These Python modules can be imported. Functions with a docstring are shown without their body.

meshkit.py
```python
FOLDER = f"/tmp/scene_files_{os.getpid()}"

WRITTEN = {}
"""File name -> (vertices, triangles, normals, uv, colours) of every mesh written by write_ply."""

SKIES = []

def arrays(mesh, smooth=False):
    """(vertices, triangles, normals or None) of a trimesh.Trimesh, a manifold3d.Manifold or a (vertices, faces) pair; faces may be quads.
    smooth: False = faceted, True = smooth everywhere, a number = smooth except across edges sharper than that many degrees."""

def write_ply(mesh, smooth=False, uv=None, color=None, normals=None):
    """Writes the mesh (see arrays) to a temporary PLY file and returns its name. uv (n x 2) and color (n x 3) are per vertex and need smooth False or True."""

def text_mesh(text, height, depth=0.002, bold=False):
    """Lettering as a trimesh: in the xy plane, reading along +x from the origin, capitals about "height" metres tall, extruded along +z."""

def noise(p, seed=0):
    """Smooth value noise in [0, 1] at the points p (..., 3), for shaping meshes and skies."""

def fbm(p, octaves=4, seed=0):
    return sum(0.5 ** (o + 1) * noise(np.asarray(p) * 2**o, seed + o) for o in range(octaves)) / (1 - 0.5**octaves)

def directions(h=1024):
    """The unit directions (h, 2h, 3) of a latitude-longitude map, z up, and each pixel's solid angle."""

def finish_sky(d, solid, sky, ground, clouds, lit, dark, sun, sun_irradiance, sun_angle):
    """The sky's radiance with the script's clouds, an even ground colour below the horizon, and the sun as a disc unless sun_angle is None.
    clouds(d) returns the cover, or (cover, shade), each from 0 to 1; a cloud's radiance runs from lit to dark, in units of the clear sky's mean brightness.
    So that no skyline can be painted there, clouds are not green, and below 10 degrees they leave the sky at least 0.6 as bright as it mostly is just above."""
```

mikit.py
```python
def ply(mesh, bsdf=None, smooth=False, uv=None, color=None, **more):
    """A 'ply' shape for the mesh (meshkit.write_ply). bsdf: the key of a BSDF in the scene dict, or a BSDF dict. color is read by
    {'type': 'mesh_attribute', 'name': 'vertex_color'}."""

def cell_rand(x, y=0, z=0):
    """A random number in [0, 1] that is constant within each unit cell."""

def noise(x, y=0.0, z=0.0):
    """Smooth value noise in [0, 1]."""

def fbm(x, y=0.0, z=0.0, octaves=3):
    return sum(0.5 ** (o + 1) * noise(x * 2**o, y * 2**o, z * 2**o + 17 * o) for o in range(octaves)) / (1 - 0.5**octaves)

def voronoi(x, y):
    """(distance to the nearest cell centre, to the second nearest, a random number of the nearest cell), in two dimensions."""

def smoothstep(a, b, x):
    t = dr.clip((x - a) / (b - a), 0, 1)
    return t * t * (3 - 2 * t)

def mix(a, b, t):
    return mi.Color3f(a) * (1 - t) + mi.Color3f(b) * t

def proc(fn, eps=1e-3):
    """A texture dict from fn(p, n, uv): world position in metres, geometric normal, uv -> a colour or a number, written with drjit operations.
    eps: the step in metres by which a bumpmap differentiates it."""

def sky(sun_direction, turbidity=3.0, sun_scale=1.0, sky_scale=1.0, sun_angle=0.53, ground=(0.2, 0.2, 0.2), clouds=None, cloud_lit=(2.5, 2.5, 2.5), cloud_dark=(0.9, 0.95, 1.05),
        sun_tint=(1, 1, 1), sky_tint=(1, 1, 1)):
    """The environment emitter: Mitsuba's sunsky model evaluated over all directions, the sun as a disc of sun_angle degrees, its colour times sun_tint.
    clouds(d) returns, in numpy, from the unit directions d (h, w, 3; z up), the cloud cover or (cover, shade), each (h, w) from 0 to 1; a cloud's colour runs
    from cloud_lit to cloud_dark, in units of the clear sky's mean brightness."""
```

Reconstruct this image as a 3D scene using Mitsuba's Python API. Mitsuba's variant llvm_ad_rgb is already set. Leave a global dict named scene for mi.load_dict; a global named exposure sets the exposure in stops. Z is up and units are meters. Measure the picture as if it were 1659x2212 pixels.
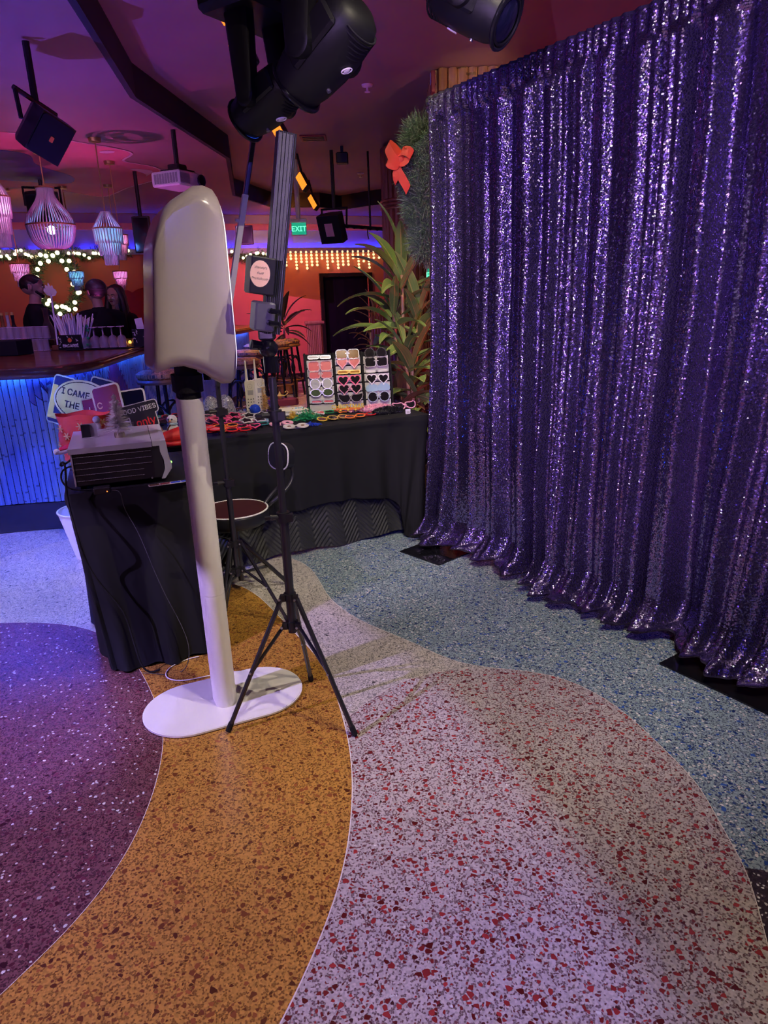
import math, random
import numpy as np, trimesh, manifold3d as m3, shapely
import shapely.geometry as sg
import drjit as dr
import mitsuba as mi
import mikit, meshkit
from mikit import proc, noise, fbm, voronoi, cell_rand, smoothstep, mix
rng = np.random.default_rng(7); random.seed(7)
# ---------------------------------------------------------------- camera (a phone held at chest height, tilted down)
IW, IH, FPX, CAMH = 1659, 2212, 1468.0, 1.47
_d = np.array([159.5, 4614.0, FPX]); _d /= np.linalg.norm(_d)
_f = np.array([0, 0, 1.0]); _fh = _f + _f.dot(-_d) * _d; _fh /= np.linalg.norm(_fh)
RC = np.stack([np.cross(_fh, -_d), _fh, -_d]); EYE = np.array([0, 0, CAMH])
T = mi.ScalarTransform4f
scene, labels = {}, {}
scene['camera'] = {'type': 'perspective', 'fov': math.degrees(2 * math.atan(IW / 2 / FPX)), 'fov_axis': 'x', 'near_clip': 0.05, 'far_clip': 100.0,
                   'to_world': T().look_at(origin=EYE.tolist(), target=(EYE + RC @ [0, 0, 1.0]).tolist(), up=(RC @ [0, -1.0, 0]).tolist())}
exposure = 0.0
def ray(x, y): return RC @ np.array([(x - IW / 2) / FPX, (y - IH / 2) / FPX, 1.0])
def atz(x, y, z=0.0): r = ray(x, y); return EYE + r * (z - CAMH) / r[2]          # photo pixel -> point at height z (used to survey the place)
def aty(x, y, Y): r = ray(x, y); return EYE + r * Y / r[1]                       # photo pixel -> point at distance Y
def onp(x, y, p, n): r = ray(x, y); return EYE + r * ((np.asarray(p) - EYE) @ np.asarray(n)) / (r @ np.asarray(n))
# ---------------------------------------------------------------- lights of the room: theatre spots and washes
def spot(name, o, t, rgb, I, ang=30, beam=None, w=1.0):
    scene['light_' + name] = {'type': 'spot', 'to_world': T().look_at(origin=list(o), target=list(t), up=[0.13, 0.31, 0.94]), 'intensity': {'type': 'rgb', 'value': [I * c for c in rgb]},
                              'cutoff_angle': float(ang), 'beam_width': float(beam if beam is not None else ang * .6), 'sampling_weight': float(w)}
WARM, VIO, BLU, RED, MAG, ORA = (1, .80, .58), (.60, .42, 1), (.07, .10, 1), (1, .07, .10), (.85, .12, .8), (1, .36, .06)
spot('violet_wash', (-3.4, .6, 2.80), (-3.4, .61, 0), (.52, .37, 1), 56, 55.3, 54.4, 2)
spot('warm_key', (.9, .9, 3.0), (.45, 2.0, 0), WARM, 9.5, 62, 35, 2)
spot('warm_back', (.55, 1.7, 3.0), (.15, 3.0, 0), (1, .88, .66), 9, 32, 22, 1.5)
spot('column_warm', (.85, 4.6, 2.75), (.78, 5.75, 2.62), (1, .72, .35), 2.4, 30, 20, .5)
spot('curtain_violet', (-.6, -.6, 1.75), (1.0, 3.0, 1.5), (.64, .37, 1), 44, 22, 15, 2)
spot('curtain_side', (-.2, .3, 2.2), (1.05, 2.95, 1.5), (.45, .25, 1), 12, 22, 16, 1)
spot('curtain_deep', (.5, -1.2, 2.3), (1.1, 2.7, 1.3), (.16, .10, 1), 14, 28, 20, 1)
spot('curtain_blue', (.1, 2.9, 2.95), (.55, 3.75, 2.3), (.03, .08, 1), 1.2, 20, 10, .5)
spot('ceil_red', (1.3, 4.2, .9), (.5, 6.0, 3.05), (1, .06, .12), 2.5, 75, 40, 1)
spot('ceil_magenta', (-2.6, 6.6, 1.3), (-2.6, 6.5, 2.85), (.85, .10, .70), 5.0, 58, 25, 1)
spot('ceil_blue', (-2.3, 4.0, 1.4), (-1.9, 4.2, 2.85), (.16, .08, 1), 9, 60, 30, 1)
spot('ceil_violet', (-.9, 5.0, 1.2), (-.9, 5.1, 3.0), (.45, .07, .8), 2.0, 60, 25, 1)
spot('wall_orange', (-1.5, 10.9, 2.7), (-1.2, 13.3, 1.9), (1, .26, .04), 7, 50, 30, 1)
spot('wall_magenta', (-2.2, 10.2, 2.6), (-1.7, 13.0, .7), (1, .14, .6), 20, 32, 18, 1)
spot('wall_left_red', (-4.5, 8.6, 2.6), (-4.6, 11.5, 1.5), (1, .10, .06), 3.0, 55, 35, 1)
spot('floor_orange', (-1.3, 9.5, 2.75), (-1.5, 9.7, 0), (1, .42, .05), 26, 50, 30, 1)
spot('plant_key', (-.3, 3.3, 2.95), (.25, 5.1, 1.3), (1, .85, .5), 10, 34, 22, 1)
spot('table_key', (.2, 3.0, 2.95), (-.35, 4.2, .8), (1, .88, .74), 8, 32, 22, 1)
spot('bar_pink', (-2.8, 4.2, 2.75), (-2.9, 6.0, 1.2), (.9, .40, 1), 4, 60, 40, 1)
spot('bar_front_blue', (-1.9, 3.2, 1.5), (-2.5, 4.7, .6), (.02, .08, 1), 4, 50, 35, .7)
spot('pool_blue', (-2.2, 2.6, 2.8), (-2.0, 3.6, 0), (.06, .09, 1), 170, 22, 13, .7)
spot('pool_blue2', (.6, .0, 2.9), (.35, 1.15, 0), (.12, .10, 1), 8, 9, 2, .5)
spot('pool_left', (-1.6, .4, 2.8), (-1.32, 2.15, 0), (.3, .24, 1), 50, 9, 5, .5)
spot('printer_violet', (-2.5, 1.5, 2.75), (-1.1, 2.95, .95), (.75, .48, 1), 13, 13, 9, .8)
# ---------------------------------------------------------------- helpers
def cat(ms): return ms if isinstance(ms, trimesh.Trimesh) else trimesh.util.concatenate([m for m in ms if m is not None])
def key(name):
    k, i = name, 0
    while k in scene or k in labels: i += 1; k = f'{name}_{i:03d}'
    return k
def mat(name, rgb=(.5, .5, .5), rough=.5, metal=0., spec=.5, two=True, **kw):
    b = {'type': 'principled', 'base_color': rgb if isinstance(rgb, dict) else {'type': 'rgb', 'value': list(rgb)}, 'roughness': rough if isinstance(rough, dict) else float(rough), 'metallic': float(metal), 'specular': float(spec), **kw}
    scene['m_' + name] = {'type': 'twosided', 'bsdf': b} if two else b
    return name
def shape(mesh, m, smooth=30, **kw): return mikit.ply(cat(mesh), 'm_' + m, smooth=smooth, **kw)
def thing(name, label, cat_, group=None):
    k = key(name); labels[k] = {'label': label, 'category': cat_}
    if group: labels[k]['group'] = group
    return k
def part(par, name, mesh, m, smooth=30, label=None, kind=None, **kw):
    k = key(par + '__' + name)
    scene[k] = mesh if isinstance(mesh, dict) else shape(mesh, m, smooth, **kw)
    if label or kind: labels[k] = {**({'label': label} if label else {}), **({'kind': kind} if kind else {})}
    return k
def solo(name, label, cat_, mesh, m, smooth=30, group=None, kind=None, **kw):
    k = thing(name, label, cat_, group); scene[k] = mesh if isinstance(mesh, dict) else shape(mesh, m, smooth, **kw)
    if kind: labels[k]['kind'] = kind
    return k
def struct(name, mesh, m, smooth=False, **kw):
    k = key(name); scene[k] = shape(mesh, m, smooth, **kw); labels[k] = {'kind': 'structure'}; return k
def glow(d, rgb, I, w=.3): return {**d, 'emitter': {'type': 'area', 'radiance': {'type': 'rgb', 'value': [I * c for c in rgb]}, 'sampling_weight': float(w)}}
def copy(root, to, label, group=None):
    """A copy of a whole thing (its parts hold their ply dicts), under the thing's next number."""
    r = thing(root, label, labels[root]['category'], group or labels[root].get('group'))
    for k in [k for k in scene if k == root or k.startswith(root + '__')]:
        old = scene[k].get('to_world')
        scene[r + k[len(root):]] = {**scene[k], 'to_world': to if old is None else to @ old}
        if k != root and k in labels: labels[r + k[len(root):]] = labels[k]
    return r
def mv(m, x=0, y=0, z=0, rz=0, rx=0, ry=0, s=None):
    m = cat(m).copy()
    if s is not None: m.apply_scale(s)
    for a, ax in ((rx, [1, 0, 0]), (ry, [0, 1, 0]), (rz, [0, 0, 1])):
        if a: m.apply_transform(trimesh.transformations.rotation_matrix(math.radians(a), ax))
    m.apply_translation([x, y, z]); return m
def fr(m, o, x, y, z):
    """Places a mesh by the images of its axes."""
    M = np.eye(4); M[:3, 0], M[:3, 1], M[:3, 2], M[:3, 3] = x, y, z, o
    m = cat(m).copy(); m.apply_transform(M); return m
def unit(v): v = np.asarray(v, float); return v / np.linalg.norm(v)
def hull(pts): return trimesh.convex.convex_hull(np.asarray(pts, float))
def box(sx, sy, sz, c=(0, 0, 0), r=0.0):
    if r <= 0: m = trimesh.creation.box((sx, sy, sz))
    else:
        P = [(i * (sx / 2 - a), j * (sy / 2 - b), k * (sz / 2 - e)) for i in (-1, 1) for j in (-1, 1) for k in (-1, 1) for a, b, e in ((0, r, r), (r, 0, r), (r, r, 0))]
        m = hull(P)
    m.apply_translation(c); return m
def tube(pts, r, n=8, closed=False):
    P = np.asarray(pts, float); N = len(P); rr = np.broadcast_to(r, N)
    t = np.gradient(P, axis=0) if not closed else np.roll(P, -1, 0) - np.roll(P, 1, 0)
    t /= np.linalg.norm(t, axis=1, keepdims=True) + 1e-12
    u = np.cross(t[0], [0, 0, 1] if abs(t[0][2]) < .9 else [1, 0, 0]); u /= np.linalg.norm(u)
    V = []; a = np.arange(n) * 2 * np.pi / n
    for i in range(N):
        u = u - (u @ t[i]) * t[i]; u /= np.linalg.norm(u) + 1e-12; w = np.cross(t[i], u)
        V.append(P[i] + rr[i] * (np.cos(a)[:, None] * u + np.sin(a)[:, None] * w))
    V = np.vstack(V); F = []
    for i in range(N if closed else N - 1):
        A, Bq = i * n, ((i + 1) % N) * n
        for j in range(n): k = (j + 1) % n; F += [[A + j, A + k, Bq + k], [A + j, Bq + k, Bq + j]]
    if not closed:
        V = np.vstack([V, P[:1], P[-1:]]); c0, c1 = N * n, N * n + 1
        for j in range(n): k = (j + 1) % n; F += [[c0, k, j], [c1, (N - 1) * n + j, (N - 1) * n + k]]
    return trimesh.Trimesh(V, F, process=False)
def rod(p0, p1, r0, r1=None, n=10): return tube([p0, p1], [r0, r0 if r1 is None else r1], n)
def lathe(prof, n=24, c=(0, 0, 0)):
    P = np.asarray(prof, float); a = np.arange(n) * 2 * np.pi / n
    V = np.stack([P[:, 0, None] * np.cos(a), P[:, 0, None] * np.sin(a), np.repeat(P[:, 1, None], n, 1)], -1).reshape(-1, 3); F = []
    for i in range(len(P) - 1):
        for j in range(n): k = (j + 1) % n; A, Bq = i * n, (i + 1) * n; F += [[A + j, A + k, Bq + k], [A + j, Bq + k, Bq + j]]
    m = trimesh.Trimesh(V + np.asarray(c), F, process=False); return m
def ext(poly, d, z=0.0):
    poly = poly if hasattr(poly, 'geom_type') else sg.Polygon(poly)
    ms = [trimesh.creation.extrude_polygon(g, d, engine='earcut') for g in getattr(poly, 'geoms', [poly]) if g.area > 1e-9]
    m = cat(ms); m.apply_translation([0, 0, z]); return m
def grid(V):
    """A sheet from an (a, b, 3) array of points."""
    a, b = V.shape[:2]; i = np.arange(a * b).reshape(a, b)
    F = np.vstack([np.stack([i[:-1, :-1], i[1:, :-1], i[1:, 1:]], -1).reshape(-1, 3), np.stack([i[:-1, :-1], i[1:, 1:], i[:-1, 1:]], -1).reshape(-1, 3)])
    return trimesh.Trimesh(V.reshape(-1, 3), F, process=False)
def quads(c, u, v):
    """Many small quads: centres c, half axes u and v, each (n, 3)."""
    V = np.stack([c - u, c - v, c + u, c + v], 1).reshape(-1, 3); i = np.arange(len(c))[:, None] * 4
    return trimesh.Trimesh(V, np.vstack([i + [0, 1, 2], i + [0, 2, 3]]), process=False)
def curve(pts, n=60, closed=False):
    from scipy.interpolate import splprep, splev
    P = np.asarray(pts, float); P = np.vstack([P, P[:1]]) if closed else P
    tck, _ = splprep(P.T, s=0, per=closed, k=min(3, len(P) - 1)); return np.stack(splev(np.linspace(0, 1, n, endpoint=not closed), tck), -1)
def blob(bones, h=.012, it=6):
    """bones: lists of (point, radius) chains, joined into one smooth body."""
    ms = []
    sph = trimesh.creation.icosphere(2)
    for ch in bones:
        for (p, r), (q, s) in zip(ch[:-1], ch[1:]):
            ms.append(m3.Manifold.hull_points(np.vstack([sph.vertices * r + p, sph.vertices * s + q])))
    M = m3.Manifold.batch_boolean(ms, m3.OpType.Add).refine_to_length(h).to_mesh()
    t = trimesh.Trimesh(M.vert_properties[:, :3], M.tri_verts); trimesh.smoothing.filter_taubin(t, iterations=it); return t
def txt(s, h, d=.001, bold=True, cx=True):
    m = meshkit.text_mesh(s, h, d, bold); b = m.bounds
    m.apply_translation([-(b[0, 0] + b[1, 0]) / 2 if cx else -b[0, 0], 0, 0]); return m
def rrect(w, h, r, n=5): return sg.box(-w / 2 + r, -h / 2 + r, w / 2 - r, h / 2 - r).buffer(r, quad_segs=n)
def ngon(rx, ry=None, n=24): a = np.arange(n) * 2 * np.pi / n; return sg.Polygon(np.stack([rx * np.cos(a), (ry or rx) * np.sin(a)], 1))
# ---------------------------------------------------------------- plain materials
mat('black', (.012, .012, .014), .42); mat('blackmatte', (.010, .010, .012), .75, spec=.2); mat('blackgloss', (.006, .006, .008), .08)
mat('blackmetal', (.02, .02, .024), .3, spec=.7); mat('cloth', (.012, .012, .014), .85, spec=.15, sheen=.5); mat('chrome', (.8, .8, .82), .18, 1.); mat('steel', (.5, .5, .52), .35, 1.)
mat('white', (.80, .78, .76), .35); mat('whitegloss', (.78, .77, .75), .16); mat('whitematte', (.75, .74, .73), .7); mat('lens', (.005, .006, .02), .04)
mat('gold', (.80, .52, .14), .3, .45); mat('silver', (.72, .71, .72), .22, .55); mat('grey', (.32, .31, .31), .5); mat('pink', (.85, .42, .5), .4); mat('hotpink', (.85, .10, .25), .3)
mat('red', (.62, .02, .02), .45); mat('orange', (.85, .22, .05), .45); mat('green', (.02, .28, .10), .3); mat('yellow', (.80, .55, .06), .4); mat('bluegrey', (.35, .5, .62), .3)
mat('body', (.007, .007, .008), .5, spec=.3); mat('beige', (.62, .55, .42), .5); mat('tan', (.60, .42, .24), .5); mat('maroon', (.16, .015, .03), .5); mat('brown', (.16, .07, .03), .4); mat('brass', (.55, .36, .14), .35, .8)
mat('bluegloss', (.02, .06, .5), .15); mat('teal', (.05, .3, .3), .4); mat('skin', (.42, .26, .20), .5); mat('hair', (.012, .009, .008), .5); mat('shirt', (.010, .010, .012), .8, spec=.1); mat('eye', (.6, .58, .55), .3)
mat('gray85', (.55, .54, .50), .55); mat('cream', (.62, .58, .48), .5); mat('darkred', (.25, .02, .03), .5)
scene['m_glass'] = {'type': 'thindielectric', 'int_ior': 1.5}
scene['m_barglass'] = {'type': 'blendbsdf', 'weight': .20, 'a': {'type': 'thindielectric', 'int_ior': 1.5}, 'b': {'type': 'twosided', 'bsdf': {'type': 'principled', 'base_color': {'type': 'rgb', 'value': [.75, .66, .72]}, 'roughness': .2, 'specular': .9}}}
scene['m_crystal'] = {'type': 'roughdielectric', 'alpha': .02, 'int_ior': 1.5}
# ================================================================ the setting
ZL, ZH = 2.85, 3.05
# ---- floor: terrazzo panels set between thin divider strips
PAL = [  # base, chip A, chip B, share A, share B, white share
    ((.52, .48, .42), (.20, .19, .18), (.20, .19, .17), .04, .34, .03),    # 0 white field
    ((.46, .405, .38), (.21, .025, .024), (.11, .045, .05), .25, .36, .012), # 1 white with red chips
    ((.46, .235, .045), (.20, .06, .018), (.17, .065, .016), .20, .36, .0), # 2 amber
    ((.27, .36, .37), (.02, .06, .22), (.03, .05, .10), .16, .44, .26),    # 3 pale blue
    ((.17, .070, .070), (.09, .02, .03), (.05, .02, .025), .16, .42, .07), # 4 brown red
    ((.035, .025, .025), (.10, .07, .06), (.02, .015, .015), .2, .3, .30), # 5 dark
    ((.46, .44, .46), (.20, .20, .26), (.10, .10, .14), .1, .40, .05),     # 6 grey
    ((.50, .22, .08), (.22, .05, .02), (.12, .03, .01), .2, .4, .02)]      # 7 orange
def terrazzo(p, n, uv):
    z = mi.Float(uv.x)
    x, y = p.x * .94 + p.y * .34, p.y * .94 - p.x * .34
    f1, s1, r1 = voronoi(x * 70, y * 70)
    f2, s2, r2 = voronoi((x * .8 + y * .6) * 112 + 11, (y * .8 - x * .6) * 112)
    f3, s3, r3 = voronoi(x * 100 + 31, y * 100 + 5)
    f4, s4, r4 = voronoi((x * .6 - y * .8) * 210, (y * .6 + x * .8) * 210 + 9)
    def pick(i):
        out = mi.Color3f(PAL[0][i]) if i < 3 else mi.Float(PAL[0][i])
        for k in range(1, len(PAL)):
            out = dr.select(z > k, mi.Color3f(PAL[k][i]) if i < 3 else mi.Float(PAL[k][i]), out)
        return out
    base, A, Bc, da, db, dw = [pick(i) for i in range(6)]
    c = base * (.80 + .34 * cell_rand(r4 * 8888)) * (.92 + .16 * noise(x * 3, y * 3, 2.))
    c = dr.select((r4 < db * .9) & (s4 - f4 > .10), mix(base * .55, Bc, .45 + .5 * cell_rand(r4 * 999)), c)
    c = dr.select((r2 < db * .62) & (s2 - f2 > .14 + .4 * cell_rand(r2 * 4444)), mix(Bc, A, cell_rand(r2 * 777)) * (.4 + 1.0 * cell_rand(r2 * 9999)), c)
    c = dr.select((r1 < da) & (s1 - f1 > .12 + .45 * cell_rand(r1 * 7777)), A * (.35 + 1.3 * cell_rand(r1 * 5555)), c)
    return dr.select((r3 < dw) & (s3 - f3 > .18 + .4 * cell_rand(r3 * 1111)), mi.Color3f(.62, .61, .58) * (.7 + .5 * cell_rand(r3 * 3333)), c)
mat('terrazzo', proc(terrazzo), .24, spec=.55); mat('strip', (.72, .66, .60), .35)
def W(px): return np.array([atz(x, y)[:2] for x, y in px])
amberL = curve(W([(-260, 2420), (0, 2150), (150, 2003), (260, 1862), (320, 1742), (348, 1640), (352, 1590), (338, 1525), (300, 1445), (180, 1357), (0, 1346), (-200, 1362)]), 90)
amberR = curve(W([(480, 2420), (605, 2212), (682, 2050), (735, 1900), (760, 1740), (757, 1630), (735, 1530), (700, 1442), (640, 1370), (590, 1318), (540, 1276), (480, 1258), (400, 1268), (345, 1320), (310, 1370), (290, 1415)]), 90)
blueB = curve(W([(625, 1205), (672, 1230), (712, 1290), (790, 1345), (900, 1392), (1000, 1432), (1100, 1446), (1200, 1462), (1290, 1500), (1375, 1562), (1440, 1624), (1502, 1690), (1562, 1790), (1610, 1880), (1645, 1990), (1668, 2080), (1690, 2260)]), 90)
redT = curve(W([(742, 1560), (800, 1512), (900, 1463), (1000, 1446), (1100, 1446)]), 30)
X0, X1, Y0, Y1 = -8.2, 4.6, -3.2, 15.8
room = sg.box(X0, Y0, X1, Y1); near = sg.box(-3.2, -3.2, 4.6, 3.9)
brown = sg.Polygon(np.vstack([amberL, [[-4.5, 2.9], [-4.5, -1.5], [-1.4, -1.5]]])).buffer(0)
amber = sg.Polygon(np.vstack([amberR, [[-2.2, 2.0], [-2.2, -1.5], [-.5, -1.5]]])).buffer(0).difference(brown)
rightside = sg.Polygon(np.vstack([blueB, [[1.0, -1.5], [4.6, -1.5], [4.6, 4.6], [-.35, 4.6]]])).buffer(0)
darkz = rightside.intersection(sg.Polygon([tuple(atz(1590, 1872)[:2]), tuple(atz(1800, 1900)[:2]), (4.6, 1.0), (4.6, -1.5), (.6, -1.5), (.6, .9)]))
blue = rightside.difference(darkz).difference(sg.box(-2, 4.25, 4.6, 9))
left_all = sg.box(-2.5, -1.5, 2, 4.25).difference(rightside).difference(amber).difference(brown)
redz = left_all.intersection(sg.Polygon(np.vstack([redT, blueB[np.argmin(np.linalg.norm(blueB - redT[-1], axis=1)):], [[.9, -1.5], [-.5, -1.5]], amberR[amberR[:, 1] < atz(742, 1560)[1]]])).convex_hull)
white = left_all.difference(redz)
greyb = sg.Polygon([tuple(v) for v in W([(-300, 1262), (0, 1206), (140, 1166), (300, 1135), (300, 1060), (-300, 1130)])])
orang = sg.Polygon([(-.15, 4.25), (.75, 4.25), (1.3, 5.6), (-.1, 5.4)])
zones = [(redz, 1), (amber, 2), (blue, 3), (brown, 4), (darkz, 5), (greyb, 6), (orang, 7)]
used, pans = None, []
for g, i in zones:
    g = g.intersection(room).buffer(0)
    if used is not None: g = g.difference(used)
    used = g if used is None else used.union(g); pans.append((g, i))
pans.append((room.difference(used).intersection(sg.box(-8.2, -3.2, 4.6, 4.25)), 0)); pans.append((room.difference(used).intersection(sg.box(-8.2, 4.25, 4.6, 15.8)), 0))
struct('floor', box(X1 - X0, Y1 - Y0, .1, ((X0 + X1) / 2, (Y0 + Y1) / 2, -.0505)), 'blackmatte')
for g, i in pans:
    for q in getattr(g, 'geoms', [g]):
        if q.geom_type != 'Polygon' or q.area < .01: continue
        v, f = trimesh.creation.triangulate_polygon(q, engine='earcut')
        V = np.c_[v, np.zeros(len(v))]; m = trimesh.Trimesh(V, f, process=False)
        if m.face_normals[0, 2] < 0: m.invert()
        part('floor', 'terrazzo_panel', m, 'terrazzo', False, uv=np.c_[np.full(len(v), i + .5), np.zeros(len(v))])
def ribbon(pts, w, h=.0006):
    P = np.asarray(pts); t = np.gradient(P, axis=0); t /= np.linalg.norm(t, axis=1, keepdims=True); nrm = np.stack([-t[:, 1], t[:, 0]], 1)
    V = np.stack([np.c_[P - nrm * w / 2, np.full(len(P), h)], np.c_[P + nrm * w / 2, np.full(len(P), h)]], 1); m = grid(V)
    if m.face_normals[:, 2].mean() < 0: m.invert()
    return m
for c, w in ((amberR, .0035), (amberL, .002), (blueB, .002), (redT, .0012)): part('floor', 'divider_strip', ribbon(c, w), 'strip', False)
# ---- walls
mat('wallred', proc(lambda p, n, uv: mix((.54, .20, .15), (.60, .25, .18), fbm(p.x * 2, p.y * 2, p.z * 2))), .7, spec=.25)
mat('wallpale', (.28, .28, .55), .75, spec=.2); mat('walldark', (.05, .03, .05), .8, spec=.2); mat('ceilpaint', proc(lambda p, n, uv: mix((.19, .10, .10), (.26, .15, .14), fbm(p.x * 1.5, p.y * 1.5, octaves=4))), .55, spec=.4)
mat('soffit', (.010, .008, .012), .7)
WB0, WB1 = np.array([-7.6, 10.3]), np.array([4.4, 15.2])                        # the back wall runs obliquely
wd = unit(WB1 - WB0); wn = np.array([wd[1], -wd[0]])                            # wn faces the room
def wallpt(x, y): p = onp(x, y, [WB0[0], WB0[1], 0], [wn[0], wn[1], 0]); return np.array([(p[:2] - WB0) @ wd, p[2]])
def onwall(m, off=0.0): return fr(m, [*(WB0 + wn * off), 0], [*wd, 0], [0, 0, 1], [*wn, 0])     # mesh in (along, up, out)
LW = np.linalg.norm(WB1 - WB0)
dl, dr_, dtop = wallpt(701, 690)[0], wallpt(799, 690)[0], wallpt(750, 597)[1]
sL = wallpt(760, 540)[1]
bw = sg.box(0, 0, LW, ZH + .15).difference(sg.box(dl, -.01, dr_, dtop))
struct('wall_back', onwall(ext(bw, .12, -.12)), 'wallred')
part('wall_back', 'cove_panel', onwall(ext(sg.box(0, sL, LW, ZL - .005), .012)), 'wallpale', False)
part('wall_back', 'cove_ledge', onwall(ext(sg.box(0, sL - .05, LW, sL), .10)), 'wallred', False); part('wall_back', 'ledge_lip', onwall(ext(sg.box(0, sL - .05, LW, sL + .035), .012, .10)), 'wallpale', False)
q = part('wall_back', 'cove_led', onwall(mv(box(LW - .4, .01, .02, (LW / 2, sL + .012, .085)))), 'white', False, 'blue LED strip on the ledge'); scene[q] = glow(scene[q], (.02, .04, 1), 60, 1.5)
pk = wallpt(760, 492)[1]
part('wall_back', 'cove_moulding', onwall(ext(sg.box(0, pk - .05, LW, pk + .05), .05)), 'wallred', False)
for px in (560, 668): a = wallpt(px, 520)[0]; part('wall_back', 'vent_panel', onwall(ext(sg.box(a - .3, sL + .12, a + .3, sL + .34), .02)), 'bluegrey', False)
# doorway: frame, black drape leaf
struct('door_1', onwall(ext(sg.box(dl - .02, 0, dr_ + .02, dtop + .02), .03, -.11)), 'blackmatte')
mat('drape', (.006, .006, .018), .85, spec=.1)
part('door_1', 'drape', onwall(mv([grid(np.stack(list(np.meshgrid(np.linspace(dl, dr_, 90), np.linspace(.02, dtop, 4), indexing='ij')) + [(.004 * np.sin(np.linspace(0, 30, 90)))[:, None] * np.ones((1, 4))], -1))], z=-.05)), 'drape', True)
fw_ = .06
part('door_1', 'frame', onwall(ext(sg.box(dl - fw_, 0, dr_ + fw_, dtop + fw_).difference(sg.box(dl, -.1, dr_, dtop)), .05)), 'black', False)
struct('baseboard_back', [onwall(ext(sg.box(0, 0, dl - fw_, .16), .03)), onwall(ext(sg.box(dr_ + fw_, 0, LW, .16), .03))], 'black')
# bamboo wainscot beside the doorway
mat('reed', proc(lambda p, n, uv: mix((.22, .14, .10), (.42, .32, .24), noise(p.x * 40, p.y * 40, p.z * 1.5))), .6)
wl, wt = wallpt(661, 700)[0], wallpt(680, 697)[1]
struct('trim_1', onwall(ext(sg.box(wl, .16, dl - fw_, wt), .012)), 'brown')
for i, a in enumerate(np.arange(wl + .02, dl - fw_ - .01, .034)): part('trim_1', 'bamboo_reed', onwall(mv(trimesh.creation.cylinder(.0165, wt - .18, sections=8), rx=90, x=a, y=(wt + .16) / 2, z=.018)), 'reed', 40)
part('trim_1', 'cap_rail', onwall(mv(trimesh.creation.cylinder(.035, dl - fw_ - wl + .06, sections=12), ry=90, x=(wl + dl - fw_) / 2, y=wt, z=.03)), 'reed', 40)
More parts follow.
